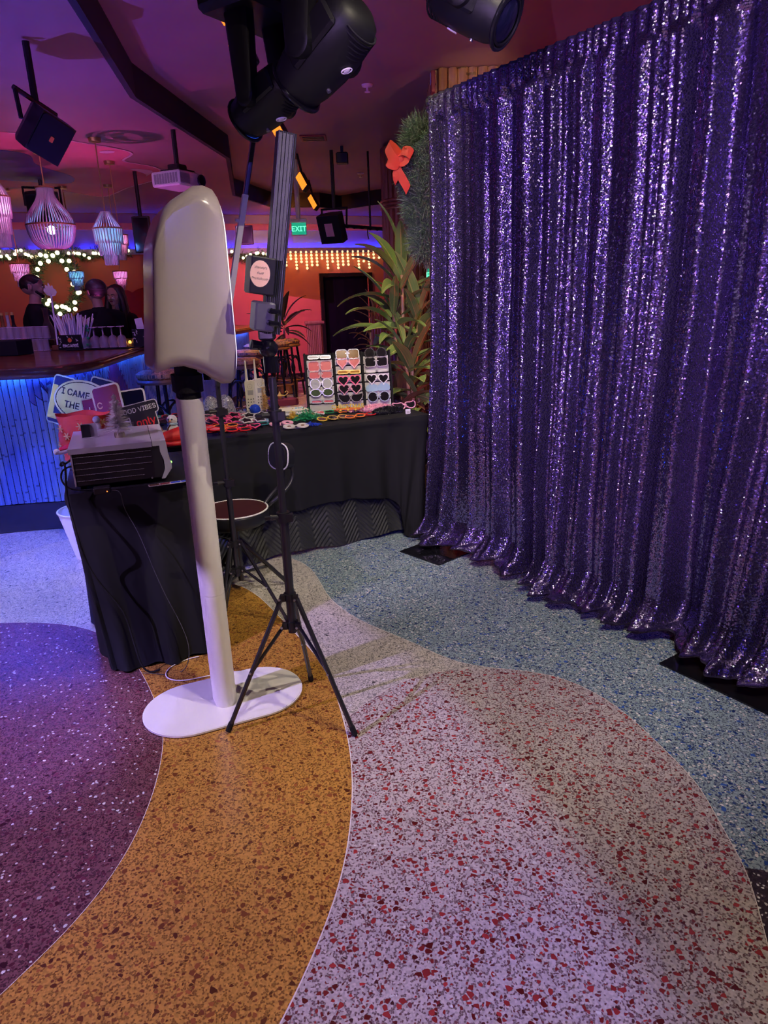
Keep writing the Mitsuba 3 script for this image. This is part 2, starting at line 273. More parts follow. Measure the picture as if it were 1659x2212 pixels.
struct('wall_left', box(.1, Y1 - Y0, ZH + .1, (X0 + .5, (Y0 + Y1) / 2, ZH / 2)), 'walldark')
struct('wall_right', box(.1, Y1 - Y0, ZH + .1, (X1 - .2, (Y0 + Y1) / 2, ZH / 2)), 'wallred')
struct('wall_front', box(X1 - X0, .1, ZH + .1, ((X0 + X1) / 2, Y0 + .05, ZH / 2)), 'walldark')
# ---- ceiling: a higher field in front, a lower field with a mural behind a black soffit
sof = [(-1.0, -3.2), (-1.0, 1.4)] + [tuple(atz(x, y, ZL)[:2]) for x, y in ((158, 0), (287, 207), (492, 340), (505, 420), (590, 447), (690, 446))] + [tuple(atz(x, y, ZL)[:2]) for x, y in ((735, 452), (800, 442), (880, 433))] + [(4.6, atz(880, 433, ZL)[1] + .3)]
high = sg.Polygon(sof + [(4.6, -3.2)]).buffer(0)
low = room.difference(high)
struct('ceiling', ext(room, .1, ZH), 'ceilpaint')
part('ceiling', 'lower_field', ext(low.buffer(-.004), .03, ZL), 'ceilpaint', False)
so = np.array(sof)
part('ceiling', 'soffit_face', ext(sg.LineString(so).buffer(.02, cap_style=2, join_style=2), ZH - ZL + .03, ZL - .012), 'soffit', False)
mat('mural1', proc(lambda p, n, uv: mix((.55, .10, .12), (.62, .20, .22), fbm(p.x * 3, p.y * 3))), .6); mat('mural2', (.16, .10, .28), .6); mat('mural3', (.62, .40, .42), .6)
C_ = lambda px: [tuple(atz(x, y, ZL)[:2]) for x, y in px]
mur = curve(C_([(-150, 276), (0, 284), (70, 290), (150, 303), (230, 316), (285, 331), (268, 348), (310, 355), (346, 366), (335, 388), (270, 407), (215, 424), (150, 414), (0, 404), (-150, 400)]), 90, True)
part('ceiling', 'mural_wave', ext(sg.Polygon(mur).buffer(0), .002, ZL - .002), 'mural1', False)
mu2 = curve(C_([(-150, 320), (0, 323), (50, 330), (75, 352), (110, 366), (150, 378), (140, 396), (60, 392), (-150, 372)]), 60, True)
part('ceiling', 'mural_swirl', ext(sg.Polygon(mu2).buffer(0), .002, ZL - .004), 'mural2', False)
part('ceiling', 'mural_outline', ext(sg.LineString(mur[5:75]).buffer(.012), .002, ZL - .005), 'mural3', False)
for c in ([(215, 326), (245, 325), (243, 329), (218, 329)], [(282, 364), (320, 366), (325, 374), (310, 385), (308, 372)]):
    part('ceiling', 'mural_foam', ext(sg.Polygon(curve(C_(c), 24, True)).buffer(0), .002, ZL - .006), 'mural3', False)
# ================================================================ sequin curtain on its pipe, with base plates
cA, cB = np.array([.325, 4.10]), np.array([1.93, 1.58]); cd = unit(cB - cA); cn = np.array([cd[1], -cd[0]])
if cn[1] > 0: cn = -cn                                                           # cn faces the camera side
CL, CT = np.linalg.norm(cB - cA), 2.455
_fk = rng.uniform(-1, 1, 40)
def fold(u, v):
    """How far the cloth stands out of its plane at u metres along, v metres up."""
    ph = u * 2 * np.pi / .165 + 1.6 * np.sin(u * 5.1 + .4) + .9 * np.sin(u * 11.7 + 1) + .25 * np.sin(v * 2.1 + u * 3)
    amp = .026 + .012 * np.sin(u * 7.3 + 2) + .012 * np.clip((1.2 - v), 0, 1.2)
    w = amp * np.sin(ph) + .35 * amp * np.sin(2.3 * ph + 1.3 + .5 * v) + .0022 * np.sin(u * 2 * np.pi / .047 + 1.2 * v + 2 * np.sin(u * 9)) + .0035 * np.sin(v * 9 + 3 * np.sin(u * 8)) * np.sin(u * 21 + v)
    low = np.clip((.9 - v) / .9, 0, 1)
    w = w + low * (.04 * np.sin(u * 6.1 + .8) + .025 * np.sin(u * 13.1 + v * 1.5)) + .02 * np.sin(v * 2.3 + u * 1.3)
    top = np.clip((v - (CT - .13)) / .06, 0, 1); top = top * top * (3 - 2 * top)
    return w * (1 - top) + top * (.007 * np.sin(u * 2 * np.pi / .05 + 2 * np.sin(u * 17)) + .014)
def cpos(u, s):
    """s = cloth length down from the top hem; the last part lies on the floor towards the room."""
    v = CT - s; tr = .10 + .06 * np.sin(u * 4.3 + 1) + .05 * np.sin(u * 11) ; vv = np.maximum(v, 0.012)
    over = np.clip(.16 - v, 0, None); out = fold(u, vv) + .02 * np.clip(1 - v / 1.2, 0, 1) ** 2 + over * .55
    z = np.where(v > .16, v, .16 * np.exp(-(.16 - v) / .13) + .006) + np.where(v < .05, .010 * (1 + np.sin(u * 23 + s * 30)), 0)
    skew = .05 * np.sin(v * 1.7 + u * 2.2) * np.clip(1 - v / 2.4, 0, 1)
    return np.stack([cA[0] + cd[0] * (u + skew) + cn[0] * out, cA[1] + cd[1] * (u + skew) + cn[1] * out, z], -1)
U, S = np.meshgrid(np.linspace(0, CL, 620), np.concatenate([np.linspace(-.012, .12, 14), np.linspace(.13, CT + .06, 150)]), indexing='ij')
cur = thing('sequin_curtain', 'violet sequin curtain hanging in folds from a pipe at the right', 'curtain')
mat('curtaincloth', (.014, .010, .026), .7, spec=.2, sheen=.05)
part(cur, 'fabric', grid(cpos(U, S)), 'curtaincloth', True)
ns = 7.2e-3; nu, nv = int(CL * 1.42 / ns), int((CT + .05) / (ns * .92))
su, ss = np.meshgrid((np.arange(nu) + .5) / nu * CL, (np.arange(nv) + .5) / nv * (CT + .045), indexing='ij')
su = np.clip(su + rng.normal(0, .0010, su.shape) + (np.arange(nv) % 2)[None] * CL / nu * .5, 0.001, CL - .001).ravel(); ss = (ss + rng.normal(0, .0011, ss.shape)).ravel()
e = 1.5e-3; p0 = cpos(su, ss); du = cpos(su + e, ss) - p0; dv = cpos(su, ss + e) - p0
nn = np.cross(dv, du); nn /= np.linalg.norm(nn, axis=1, keepdims=True) + 1e-12; nn *= np.sign(nn @ np.array([*cn, .02]))[:, None]
nt = nn + rng.normal(0, .10, nn.shape); nt /= np.linalg.norm(nt, axis=1, keepdims=True)
a1 = np.cross(nt, rng.normal(0, 1, nt.shape)); a1 /= np.linalg.norm(a1, axis=1, keepdims=True); a2 = np.cross(nt, a1)
rad = (ns * .62 * rng.uniform(.85, 1.1, len(a1)))[:, None]
mat('sequin', (.36, .28, .62), .16, .98)
part(cur, 'sequins', quads(p0 + nn * .0022, a1 * rad, a2 * rad), 'sequin', False, kind='stuff')
top = np.stack([np.linspace(-.03, CL + .03, 2)] * 1)[0]
pp = lambda u, z, o=0: [cA[0] + cd[0] * u + cn[0] * o, cA[1] + cd[1] * u + cn[1] * o, z]
part(cur, 'pipe', rod(pp(-.05, CT - .035, -.022), pp(CL + .05, CT - .035, -.022), .017), 'chrome')
for u in (-.03, CL + .02): part(cur, 'upright', rod(pp(u, .01, -.03), pp(u, CT + .01, -.03), .022), 'black')
part(cur, 'finial', mv(trimesh.creation.icosphere(2, .028), *pp(-.03, CT + .0, -.02)), 'black')
# black glossy base plates on the floor
for px, lab, sz in ((((1424, 1432), (1478, 1404), (1745, 1490), (1680, 1552)), 'glossy black steel base plate under the right end of the sequin curtain', 0), (((846, 1184), (905, 1160), (975, 1195), (948, 1220)), 'black base plate under the left end of the sequin curtain', 0)):
    q = np.array([atz(x, y, .006)[:2] for x, y in px])
    if px[0][0] > 1000:
        o, e1 = q[0], unit(q[3] - q[0]); e2 = np.array([-e1[1], e1[0]]); e2 = e2 if e2[1] > 0 else -e2
        q = np.array([o, o + e1 * .62, o + e1 * .62 + e2 * .5, o + e2 * .5])
    else:
        o, e1 = q[3], unit(q[0] - q[3]); e2 = np.array([-e1[1], e1[0]]); e2 = e2 if e2[1] > 0 else -e2
        q = np.array([o, o + e1 * .32, o + e1 * .32 + e2 * .42, o + e2 * .42])
    solo('base_plate', lab, 'base plate', ext(sg.Polygon(q), .006, .0007), 'blackgloss', False)
# ================================================================ photo booth
bx = thing('photo_booth', 'tall white photo booth with a rounded head on a white pole and oval base', 'photo booth')
ba = np.array([.915, .403]); bb = np.array([-.403, .915])                            # long and short axis of the base
BO = np.array([-.638, 2.285, 0.])
def bput(m, z=0): return fr(m, BO + [0, 0, z], [*ba, 0], [*bb, 0], [0, 0, 1])
pl = sg.LineString([(-.125, 0), (.125, 0)]).buffer(.178, quad_segs=24)
part(bx, 'base', bput([ext(pl, .007, .004), ext(pl.buffer(-.004), .0105, .002)]), 'whitegloss', 40)
part(bx, 'base_pad', bput(ext(pl.buffer(-.012), .002, .0006)), 'black', False)
pole = sg.LineString([(0, -.027), (0, .027)]).buffer(.040, quad_segs=10)
part(bx, 'pole', bput(ext(pole, .455, .0125)), 'white', 40); part(bx, 'pole', bput(ext(pole, .70, .4685)), 'white', 40)
part(bx, 'collar', bput([ext(pole.buffer(-.004), .05, 1.165), ext(pole.buffer(.006), .055, 1.19)]), 'blackmatte', 40)
part(bx, 'neck', bput([ext(pole.buffer(-.007), .12, 1.235)]), 'bluegloss' if 0 else 'blackmatte', 40)
# head: a rounded shell lofted along its axis; the screen side faces the curtain (away to the right)
HO = np.array([-.625, 2.31, 0.])
def headsec(t, zl, zh, hw, rc, n=12):
    q = shapely.affinity.translate(rrect(2 * hw, zh - zl, rc, n), 0, (zl + zh) / 2).exterior.coords[:-1]
    q = np.array(q); return np.c_[np.full(len(q), t), q]                         # (along axis, across, up)
secs = [(.112, 1.236, 1.765, .160, .12), (.118, 1.226, 1.775, .170, .12), (.116, 1.216, 1.786, .178, .12), (.104, 1.212, 1.797, .181, .10), (.075, 1.215, 1.803, .180, .075), (.045, 1.235, 1.798, .178, .055), (.01, 1.262, 1.777, .175, .045), (-.025, 1.281, 1.757, .171, .04),
(-.048, 1.279, 1.735, .168, .04), (-.062, 1.270, 1.705, .164, .04), (-.072, 1.266, 1.675, .157, .04), (-.078, 1.272, 1.65, .148, .04), (-.080, 1.285, 1.63, .135, .04)]
import shapely.affinity
SV = np.stack([headsec(*s) for s in secs]); nsec, npt = SV.shape[:2]
SV[..., 0] -= .055 * (1.72 - SV[..., 2]) / .45 * np.clip(-SV[..., 0] / .075, 0, 1); V = SV.reshape(-1, 3); F = []
for i in range(nsec - 1):
    for j in range(npt): k = (j + 1) % npt; A, B_ = i * npt, (i + 1) * npt; F += [[A + j, B_ + j, B_ + k], [A + j, B_ + k, A + k]]
for i, fl in ((0, 0), (nsec - 1, 1)):
    c = len(V); V = np.vstack([V, SV[i].mean(0)])
    for j in range(npt): k = (j + 1) % npt; F.append([c, i * npt + j, i * npt + k][::-1 if fl else 1])
hm = trimesh.Trimesh(V, F, process=False); trimesh.repair.fix_normals(hm)
hput = lambda m: fr(m, HO, [*ba, 0], [*bb, 0], [0, 0, 1])
mat('booth', (.50, .45, .42), .22, spec=.5, clearcoat=.4, clearcoat_gloss=.92)
part(bx, 'head', hput(hm), 'booth', 42)
rim = np.array(rrect(.325, .535, .11, 12).exterior.coords)[:-1]
part(bx, 'rim', hput(tube(np.c_[np.full(len(rim), .116), rim[:, 0], rim[:, 1] + 1.502], .007, 8, True)), 'whitegloss', True, 'softly lit white rim'); k = max((q for q in scene if q.startswith(bx + '__rim')), key=len); scene[k] = glow(scene[k], (.95, .9, 1), .8, .2)
part(bx, 'screen', hput(fr(ext(rrect(.22, .40, .02), .004), [.120, 0, 1.50], [0, 1, 0], [0, 0, 1], [1, 0, 0])), 'blackgloss', False)
lr = rrect(.30, .51, .10, 10).difference(rrect(.25, .45, .07, 10))
k = part(bx, 'ring_light', hput(fr(ext(lr, .003), [.1195, 0, 1.502], [0, 1, 0], [0, 0, 1], [1, 0, 0])), 'white', False); scene[k] = glow(scene[k], (1, .95, 1), 1.2, .3)
part(bx, 'camera_lens', hput(fr(trimesh.creation.cylinder(.012, .03, sections=16), [.04, -.05, 1.240], [1, 0, 0], [0, 1, 0], [0, 0, 1])), 'lens')
# white cable from the base to the small table
solo('power_cable', 'white power cable looping on the amber floor behind the photo booth base', 'cable', tube(curve([atz(x, y, .004) for x, y in ((560, 1448), (500, 1452), (440, 1462), (385, 1470), (360, 1462), (362, 1448), (385, 1432), (430, 1418))], 50), .0028, 8), 'white', True)
mat('fin', (.10, .10, .115), .35, .3)
# ---- light stands
def stand(name, label, base, feet, zhub, zlow, ztop, rp):
    t = thing(name, label, 'light stand', 'black tripod light stands')
    o = np.array([*base, 0.])
    part(t, 'pole', rod(o + [0, 0, zlow - .03], o + [0, 0, ztop * .62], rp, n=14), 'blackmetal'); part(t, 'pole', rod(o + [0, 0, ztop * .62 - .01], o + [0, 0, ztop], rp * .8, n=14), 'blackmetal')
    for z, nm in ((zhub, 'leg_collar'), (zlow, 'brace_collar')):
        part(t, nm, [mv(trimesh.creation.cylinder(.022, .026, sections=16), *(o + [0, 0, z]))] + [box(.018, .02, .022, o + [.027 * math.cos(a), .027 * math.sin(a), z]) for a in [math.atan2(f[1] - o[1], f[0] - o[0]) for f in feet]], 'black')
    for f in feet:
        f3 = np.array([f[0], f[1], .012]); d = unit(np.r_[f3[:2] - o[:2], 0]); h = o + d * .032 + [0, 0, zhub]; mid = h + (f3 - h) * .56
        lg = part(t, 'leg', [rod(h, f3, .0085, n=8)], 'blackmetal'); part(lg, 'rubber_foot', rod(f3 + (h - f3) * .05, f3 - (h - f3) * .012, .0105, n=8), 'blackmatte')
        part(t, 'brace', rod(o + d * .032 + [0, 0, zlow], mid, .0065, n=8), 'blackmetal')
        for q in (h, o + d * .032 + [0, 0, zlow]): part(t, 'rivet', mv(trimesh.creation.icosphere(1, .005), *(q - [.006, .014, 0])), 'chrome')
        part(t, 'rivet', mv(trimesh.creation.icosphere(1, .0045), *(mid - [.004, .009, 0])), 'chrome')
    for z in (ztop * .62, ztop * .9):
        part(t, 'clamp', [mv(trimesh.creation.cylinder(rp + .007, .035, sections=14), *(o + [0, 0, z])), box(.03, .022, .026, o + [.018, -.008, z])], 'black')
        part(t, 'clamp_knob', [rod(o + [-.012, -.01, z + .004], o + [-.042, -.02, z + .004], .006, .011), box(.03, .01, .014, o + [-.046, -.022, z + .004], .003)], 'black')
    return t
sA = stand('light_stand', 'black tripod light stand in front of the photo booth base, nearest of the two', (-.342, 2.2), [atz(x, y)[:2] for x, y in ((495, 1582), (766, 1590), (672, 1472))], .470, .362, 1.235, .0155)
sB = stand('light_stand', 'black tripod light stand behind the white photo booth pole', (-.690, 2.93), [(-.477, 2.935), (-.800, 3.05), (-.77, 2.78)], .412, .282, 1.13, .0125)
# the near stand's ball head, clamp box, battery box with sticker and tilted light bar
def lightbar(t, p0, p1, w, d, face):
    ax = unit(p1 - p0); x = unit(np.cross(face, ax)); y = np.cross(ax, x); L = np.linalg.norm(p1 - p0)
    return lambda m: fr(m, p0, x, y, ax), L
bt = thing('light_bar', 'black LED light bar tilted on the nearest tripod stand, with a stickered box', 'light')
ax = unit(np.array([.080, .0, .48])); fx = unit(np.array([.86, .42, 0]) - ax * (np.array([.86, .38, 0]) @ ax)); fy = np.cross(ax, fx)
lb = lambda m, o=(0, 0, 0): fr(m, np.array([-.345, 2.175, 1.372]) + ax * o[2] + fx * o[0] + fy * o[1], fx, fy, ax)
fin = sg.Polygon([(-.025, -.016), (.025, -.016), (.025, .016), (-.025, .016)]).union(sg.MultiPoint([(-.025 + .00625 * i, -.016) for i in range(9)]).buffer(.0025, 3))
part(bt, 'bar', lb(ext(fin, .56), (.012, 0, .0)), 'black', 30)
part(bt, 'diffuser', lb(ext(sg.box(-.022, .0155, .022, .020), .40), (.012, 0, .15)), 'whitematte', False)
part(bt, 'heat_fin', lb([ext(sg.box(-.0245 + .0105 * i, -.0185, -.0165 + .0105 * i, -.015), .34) for i in range(4)], (.012, 0, .215)), 'fin', False, 'lit grey aluminium fins along the bar')
bxm = lambda m, o: fr(m, np.array([-.375, 2.13, 1.515]) + np.asarray(o), [.80, .6, 0], [-.6, .80, 0], [0, 0, 1])
part(bt, 'battery_box', lb(box(.075, .062, .105, (0, 0, 0), .004), (-.042, -.03, .165)), 'black', 30)
part(bt, 'sticker', lb(fr(ext(ngon(.030, .037), .0006), [-.052, -.0615, .170], [1, 0, 0], [0, 0, 1], [0, -1, 0])), 'tan', False, 'round kraft paper sticker with black handwriting')
for i, s in enumerate(("Wanda's", 'Best', 'PhotoBooth')):
    part(bt, 'lettering', lb(fr(txt(s, .0068, .0004, False), [-.052, -.0622, .184 - .0155 * i], [1, 0, .0], [.25, 0, 1], [0, -1, 0])), 'black', False)
part(bt, 'clamp_box', lb([box(.062, .058, .085, (0, 0, 0), .005)], (-.022, -.02, .05)), 'fin', 30, 'grey metal clamp box')
for z in (.07, .035): part(bt, 'thumb_screw', lb([mv(trimesh.creation.cylinder(.008, .02, sections=12), rx=90, x=-.01, y=-.058, z=z), box(.03, .012, .014, (.0, -.068, z), .003)]), 'blackgloss')
part(bt, 'ball_head', [mv(trimesh.creation.icosphere(3, .03), -.345, 2.19, 1.325), mv(trimesh.creation.cylinder(.024, .05, sections=16), -.342, 2.2, 1.275), rod([-.345, 2.19, 1.33], [-.392, 2.16, 1.34], .012, .016)], 'blackgloss')
part(bt, 'neck', [box(.05, .045, .05, (-.345, 2.19, 1.375), .006)], 'black')
b2 = thing('light_bar', 'slim LED light bar leaning above the photo booth head on the rear stand', 'light')
p0, p1 = np.array([-.69, 2.93, 1.13]), np.array([-.447, 2.94, 2.09]); ax2 = unit(p1 - p0); fx2 = unit(np.cross([.3, -1, 0], ax2)); fy2 = np.cross(ax2, fx2)
f2 = lambda m, o=0: fr(m, p0 + ax2 * o, fx2, fy2, ax2)
part(b2, 'bar', f2(ext(rrect(.018, .05, .004), 1.0)), 'blackmetal', 30); part(b2, 'diffuser', f2(ext(rrect(.022, .054, .003), .46), .30), 'whitematte', 30, 'pale diffuser strip')
part(b2, 'clip', f2(box(.03, .03, .012, (0.01, 0, .66), .002)), 'white')
# ---- drum throne with a backrest
sc_ = np.array([-.765, 3.32, -.055])
mat('stoolred', (.045, .010, .012), .45); st = thing('drum_stool', 'round black stool with white piping and a small backrest in front of the long table', 'stool')
part(st, 'seat', lathe([(0, .445), (.15, .445), (.168, .46), (.172, .50), (.163, .515), (0, .522)], 40, sc_), 'stoolred', 40, 'dark maroon padded top')
part(st, 'seat_side', lathe([(.150, .440), (.170, .452), (.1745, .475), (.174, .503), (.168, .507)], 40, sc_), 'black', 60)
part(st, 'piping', tube(np.stack([sc_[0] + .1695 * np.cos(np.linspace(0, 2 * np.pi, 60, False)), sc_[1] + .1695 * np.sin(np.linspace(0, 2 * np.pi, 60, False)), np.full(60, .513 + sc_[2])], 1), .0045, 8, True), 'white', True)
bn = unit([-.62, -.76, .12]); bxv = unit(np.cross([0, 0, 1], bn)); bz = np.cross(bn, bxv); bo = np.array([-.545, 3.50, .685])
sup = sg.Polygon([(.072 * np.sign(math.cos(a)) * abs(math.cos(a)) ** .7, .068 * np.sign(math.sin(a)) * abs(math.sin(a)) ** .7) for a in np.arange(32) * math.pi / 16])
part(st, 'backrest', fr([ext(sup, .05), ext(sup.buffer(-.01), .062)], bo - bn * .05, bxv, bz, bn), 'bluegloss' if 0 else 'black', 40, 'padded backrest')
q = np.array(sup.buffer(.002).exterior.coords)[:-1]
part(st, 'backrest_piping', fr(tube(np.c_[q, np.full(len(q), .001)], .0042, 8, True), bo, bxv, bz, bn), 'white', True)
for o in (-.035, .035):
    part(st, 'backrest_arm', tube(curve([bo - bn * .05 + bxv * o + bz * -.03, bo - bn * .06 + bxv * o + bz * -.14, [bo[0] - .03 + o * .7, bo[1] - .05, .48], [sc_[0] + .12, sc_[1] + .10 + o, .40]], 16), .010, 8), 'blackmetal', True)
for a in (20, 140, 260):
    c, s = math.cos(math.radians(a)), math.sin(math.radians(a))
    part(st, 'leg', [rod(sc_ + [0, 0, .36], sc_ + [.24 * c, .24 * s, .067], .011)], 'blackmetal'); part(st, 'brace', rod(sc_ + [0, 0, .16], sc_ + [.14 * c, .14 * s, .175], .008), 'blackmetal')
part(st, 'post', rod(sc_ + [0, 0, .12], sc_ + [0, 0, .45], .014), 'blackmetal')
# ================================================================ tables under black cloths
def rectpts(o, u, v, a, b): o, u, v = np.array(o), np.array(u), np.array(v); return np.array([o, o + u * a, o + u * a + v * b, o + v * b])
def drape(C, zt, hang, flare, wave, seed, drift=None, rows=36, step=.012, edge=None):
    """A cloth over the rectangle C (four corners, counter-clockwise from above): its flat top and the skirt all round."""
    poly = sg.Polygon(C).buffer(-.015).buffer(.02, quad_segs=6); ring = shapely.geometry.polygon.orient(poly).exterior; P = ring.length; n = int(P / step)
    s = np.arange(n) * P / n; pt = np.array([ring.interpolate(v).coords[0] for v in s]); pa = np.array([ring.interpolate((v - .02) % P).coords[0] for v in s]); pb = np.array([ring.interpolate((v + .02) % P).coords[0] for v in s])
    tg = pb - pa; tg /= np.linalg.norm(tg, axis=1, keepdims=True); nr = np.stack([tg[:, 1], -tg[:, 0]], 1)
    dc = np.min(np.linalg.norm(pt[:, None] - C[None], axis=2), 1)               # distance to the nearest corner
    h = hang(pt, dc); r_ = np.random.default_rng(seed); ph = r_.uniform(0, 6.28, 6)
    t = np.linspace(0, 1, rows)[None]; S = s[:, None]
    w = wave * t ** 1.2 * (np.sin(S * 2 * np.pi / .23 + ph[0] + .8 * t) + .6 * np.sin(S * 2 * np.pi / .13 + ph[1] + np.sin(S * 3)) + .5 * np.sin(S * 2 * np.pi / .41 + ph[2])) * (.6 + 1.4 * np.exp(-dc / .15))[:, None]
    off = flare(pt)[:, None] * t ** 1.5 + w + .006 * np.sin(np.pi * np.clip(t * 12, 0, 1))
    X = pt[:, 0, None] + nr[:, 0, None] * off; Y = pt[:, 1, None] + nr[:, 1, None] * off
    if drift is not None: D = drift(pt); X = X + D[:, 0, None] * t ** 1.1; Y = Y + D[:, 1, None] * t ** 1.1
    Z = np.maximum(zt - h[:, None] * t, .004 + .006 * (1 + np.sin(S * 37)))
    V = np.stack([X, Y, Z], -1); V = np.concatenate([V, V[:1]], 0); m = grid(V)
    tp, tf = trimesh.creation.triangulate_polygon(sg.Polygon(pt), engine='earcut')
    top = trimesh.Trimesh(np.c_[tp, np.full(len(tp), zt)], tf, process=False)
    if top.face_normals[0, 2] < 0: top.invert()
    return [m, top]
LU, LV = unit([.905, .425]), unit([-.425, .905]); LF = np.array([.303, 4.297]) - LU * 1.83
LC = rectpts(LF, LU, LV, 1.83, .76); LZ = .745
lt = thing('folding_table', 'long folding table under a black cloth, holding the party props', 'table')
part(lt, 'tabletop', ext(sg.Polygon(LC).buffer(-.012), .04, LZ - .046), 'white', False)
for a, b in ((.07, .06), (.07, .70), (1.72, .06), (1.72, .70)): q = LF + LU * a + LV * b; part(lt, 'leg', rod([*q, 0.0], [*q, LZ - .045], .014), 'grey')
part(lt, 'leg_panel', fr(ext(sg.box(0, -.02, .62, .56), .02), [*(LF + LU * .05 + LV * .07), .06], [*LV, 0], [0, 0, 1], [*LU, 0]), 'white', False, 'white plastic end panel')
lcl = drape(LC, LZ, lambda p, d: .49 + .03 * np.sin(p[:, 0] * 5) + .27 * np.exp(-(d / .16) ** 2) + .06 * np.clip((-.6 - p[:, 0]), 0, 1), lambda p: .035 + .0 * p[:, 0], .019, 3,
            lambda p: np.exp(-(np.linalg.norm(p - LC[1], axis=1) / .17) ** 2)[:, None] * np.array([[-.145, -.20]]))
solo('tablecloth', 'black tablecloth draped over the long prop table', 'tablecloth', lcl, 'cloth', True)
# quilted moving blanket hanging below the cloth, zigzag stitched
u_, v_ = np.meshgrid(np.linspace(.02, 1.80, 300), np.linspace(0, 1, 90), indexing='ij')
zz = lambda a, b: np.abs(((a / .20) % 1) - .5) * .20 * 1.2 + b
st_ = np.abs(((zz(u_, v_ * .42) / .033) % 1) - .5) * 2
bout = .035 + .03 * np.sin(u_ * 6.3 + 1) * (1 - v_) + .10 * (1 - v_) ** 2 * (1 + .5 * np.sin(u_ * 4.1)) + .012 * np.sin(u_ * 23) * (1 - v_) + .010 * st_ ** .5
mat('quilt', (.020, .021, .023), .6, spec=.4, sheen=.4)
BQ = np.stack([LF[0] + LU[0] * u_ - LV[0] * bout, LF[1] + LU[1] * u_ - LV[1] * bout, .006 + .42 * v_ + .012 * (1 + np.sin(u_ * 9)) * (1 - v_)], -1)
solo('moving_blanket', 'black quilted moving blanket with zigzag stitching hanging under the tablecloth', 'blanket', grid(BQ - np.r_[-LV * .055, 0]), 'quilt', True)
# small table in front
SU, SV2 = unit([.935, .355]), unit([-.355, .935]); SO = np.array([-1.278, 2.640]); SCn = rectpts(SO, SU, SV2, .52, .62); SZ = .75
tt = thing('side_table', 'small table under a black floor-length cloth carrying the photo printer', 'table')
part(tt, 'tabletop', ext(sg.Polygon(SCn).buffer(-.012), .03, SZ - .036), 'grey', False)
for a, b in ((.05, .05), (.47, .05), (.05, .57), (.47, .57)): q = SO + SU * a + SV2 * b; part(tt, 'leg', rod([*q, 0.0], [*q, SZ - .03], .013), 'grey')
scl = drape(SCn, SZ, lambda p, d: .746 + 0 * d, lambda p: .015 + 0 * p[:, 0], .014, 5, lambda p: (np.clip(1 - ((p - SO) @ SU) / .30, 0, 1) * np.clip(1 - ((p - SO) @ SV2) / .5, 0, 1) * .075)[:, None] * SU[None] + (np.clip(1 - ((p - SO) @ SV2) / .25, 0, 1) * .15)[:, None] * -SV2[None] + (np.clip(((p - SO) @ SU) / .52, 0, 1) * np.clip(((p - SO) @ SV2) / .6, 0, 1) * .10)[:, None] * SU[None])
solo('tablecloth', 'black floor-length tablecloth on the small printer table', 'tablecloth', scl, 'cloth', True)
# ---- photo printer
pr = thing('photo_printer', 'silver and black photo printer on the small table', 'printer')
PX, PY = unit([.943, .345]), unit([-.345, .943]); po = np.array([-1.250, 2.672, SZ + .012])
pf = lambda m: fr(m, po, [*PX, 0], [*PY, 0], [0, 0, 1])
mat('casesilver', (.50, .50, .52), .25, .15)
part(pr, 'body', pf(box(.345, .425, .150, (.182, .215, .082), .004)), 'black', 30)
part(pr, 'top_cover', pf([ext(sg.box(-.004, -.003, .316, .433), .007, .158), ext(sg.box(-.004, -.004, .316, -.0005), .022, .143)]), 'casesilver', False)
part(pr, 'rear_plate', pf(box(.006, .425, .150, (.004, .215, .083))), 'casesilver', False)
bev = sg.Polygon([(.318, .165), (.372, .165), (.376, .12), (.376, .085), (.384, .068), (.384, .045), (.352, .004), (.338, .004), (.356, .045), (.356, .082), (.345, .118), (.345, .145), (.318, .145)])
part(pr, 'front_bezel', pf(fr(ext(bev, .436), [0, .434, 0], [1, 0, 0], [0, 0, 1], [0, -1, 0])), 'casesilver', False)
for i in range(5): part(pr, 'cooling_slot', pf(box(.30 - .03 * (i > 2), .003, .0016, (.158 - .02 * (i > 2), .0015, .128 - .0245 * i))), 'grey', False)
k = part(pr, 'status_lamp', pf(box(.004, .014, .006, (.386, .02, .066))), 'green', False, 'green status lamp'); scene[k] = glow(scene[k], (.2, 1, .1), 4, .05)
for x, z in ((.30, .012), (.30, .150)): part(pr, 'screw', pf(mv(trimesh.creation.cylinder(.004, .003, sections=10), rx=90, x=x, y=.0015, z=z)), 'steel')
for y, z in ((.03, .14), (.03, .02), (.12, .14), (.39, .14), (.39, .02), (.2, .03)): part(pr, 'screw', pf(mv(trimesh.creation.cylinder(.004, .003, sections=10), ry=90, x=-.0002, y=y, z=z)), 'steel')
for i in range(4): part(pr, 'tray_rib', pf(box(.002, .05, .0025, (.3845 - .006 * i, .03, .052 - .010 * i))), 'blackmatte', False)
for x in (.03, .31):
    for y in (.04, .39): part(pr, 'rubber_foot', pf(mv(trimesh.creation.cylinder(.012, .012, sections=12), x=x, y=y, z=-.005)), 'blackmatte')
TZ = po[2] + .1655
fz = lambda x, y, off: onp(x, y, np.r_[SO - SV2 * off, 0], np.r_[SV2, 0]); lf = lambda x, y: onp(x, y, np.r_[SO - SU * .065, 0], np.r_[SU, 0])
mat('wire', (.06, .06, .065), .5)
def cable(lab, pts, r=.003, m='blackmatte'): return solo('cable', lab, 'cable', tube(curve(pts, 60), r, 8), m, True)
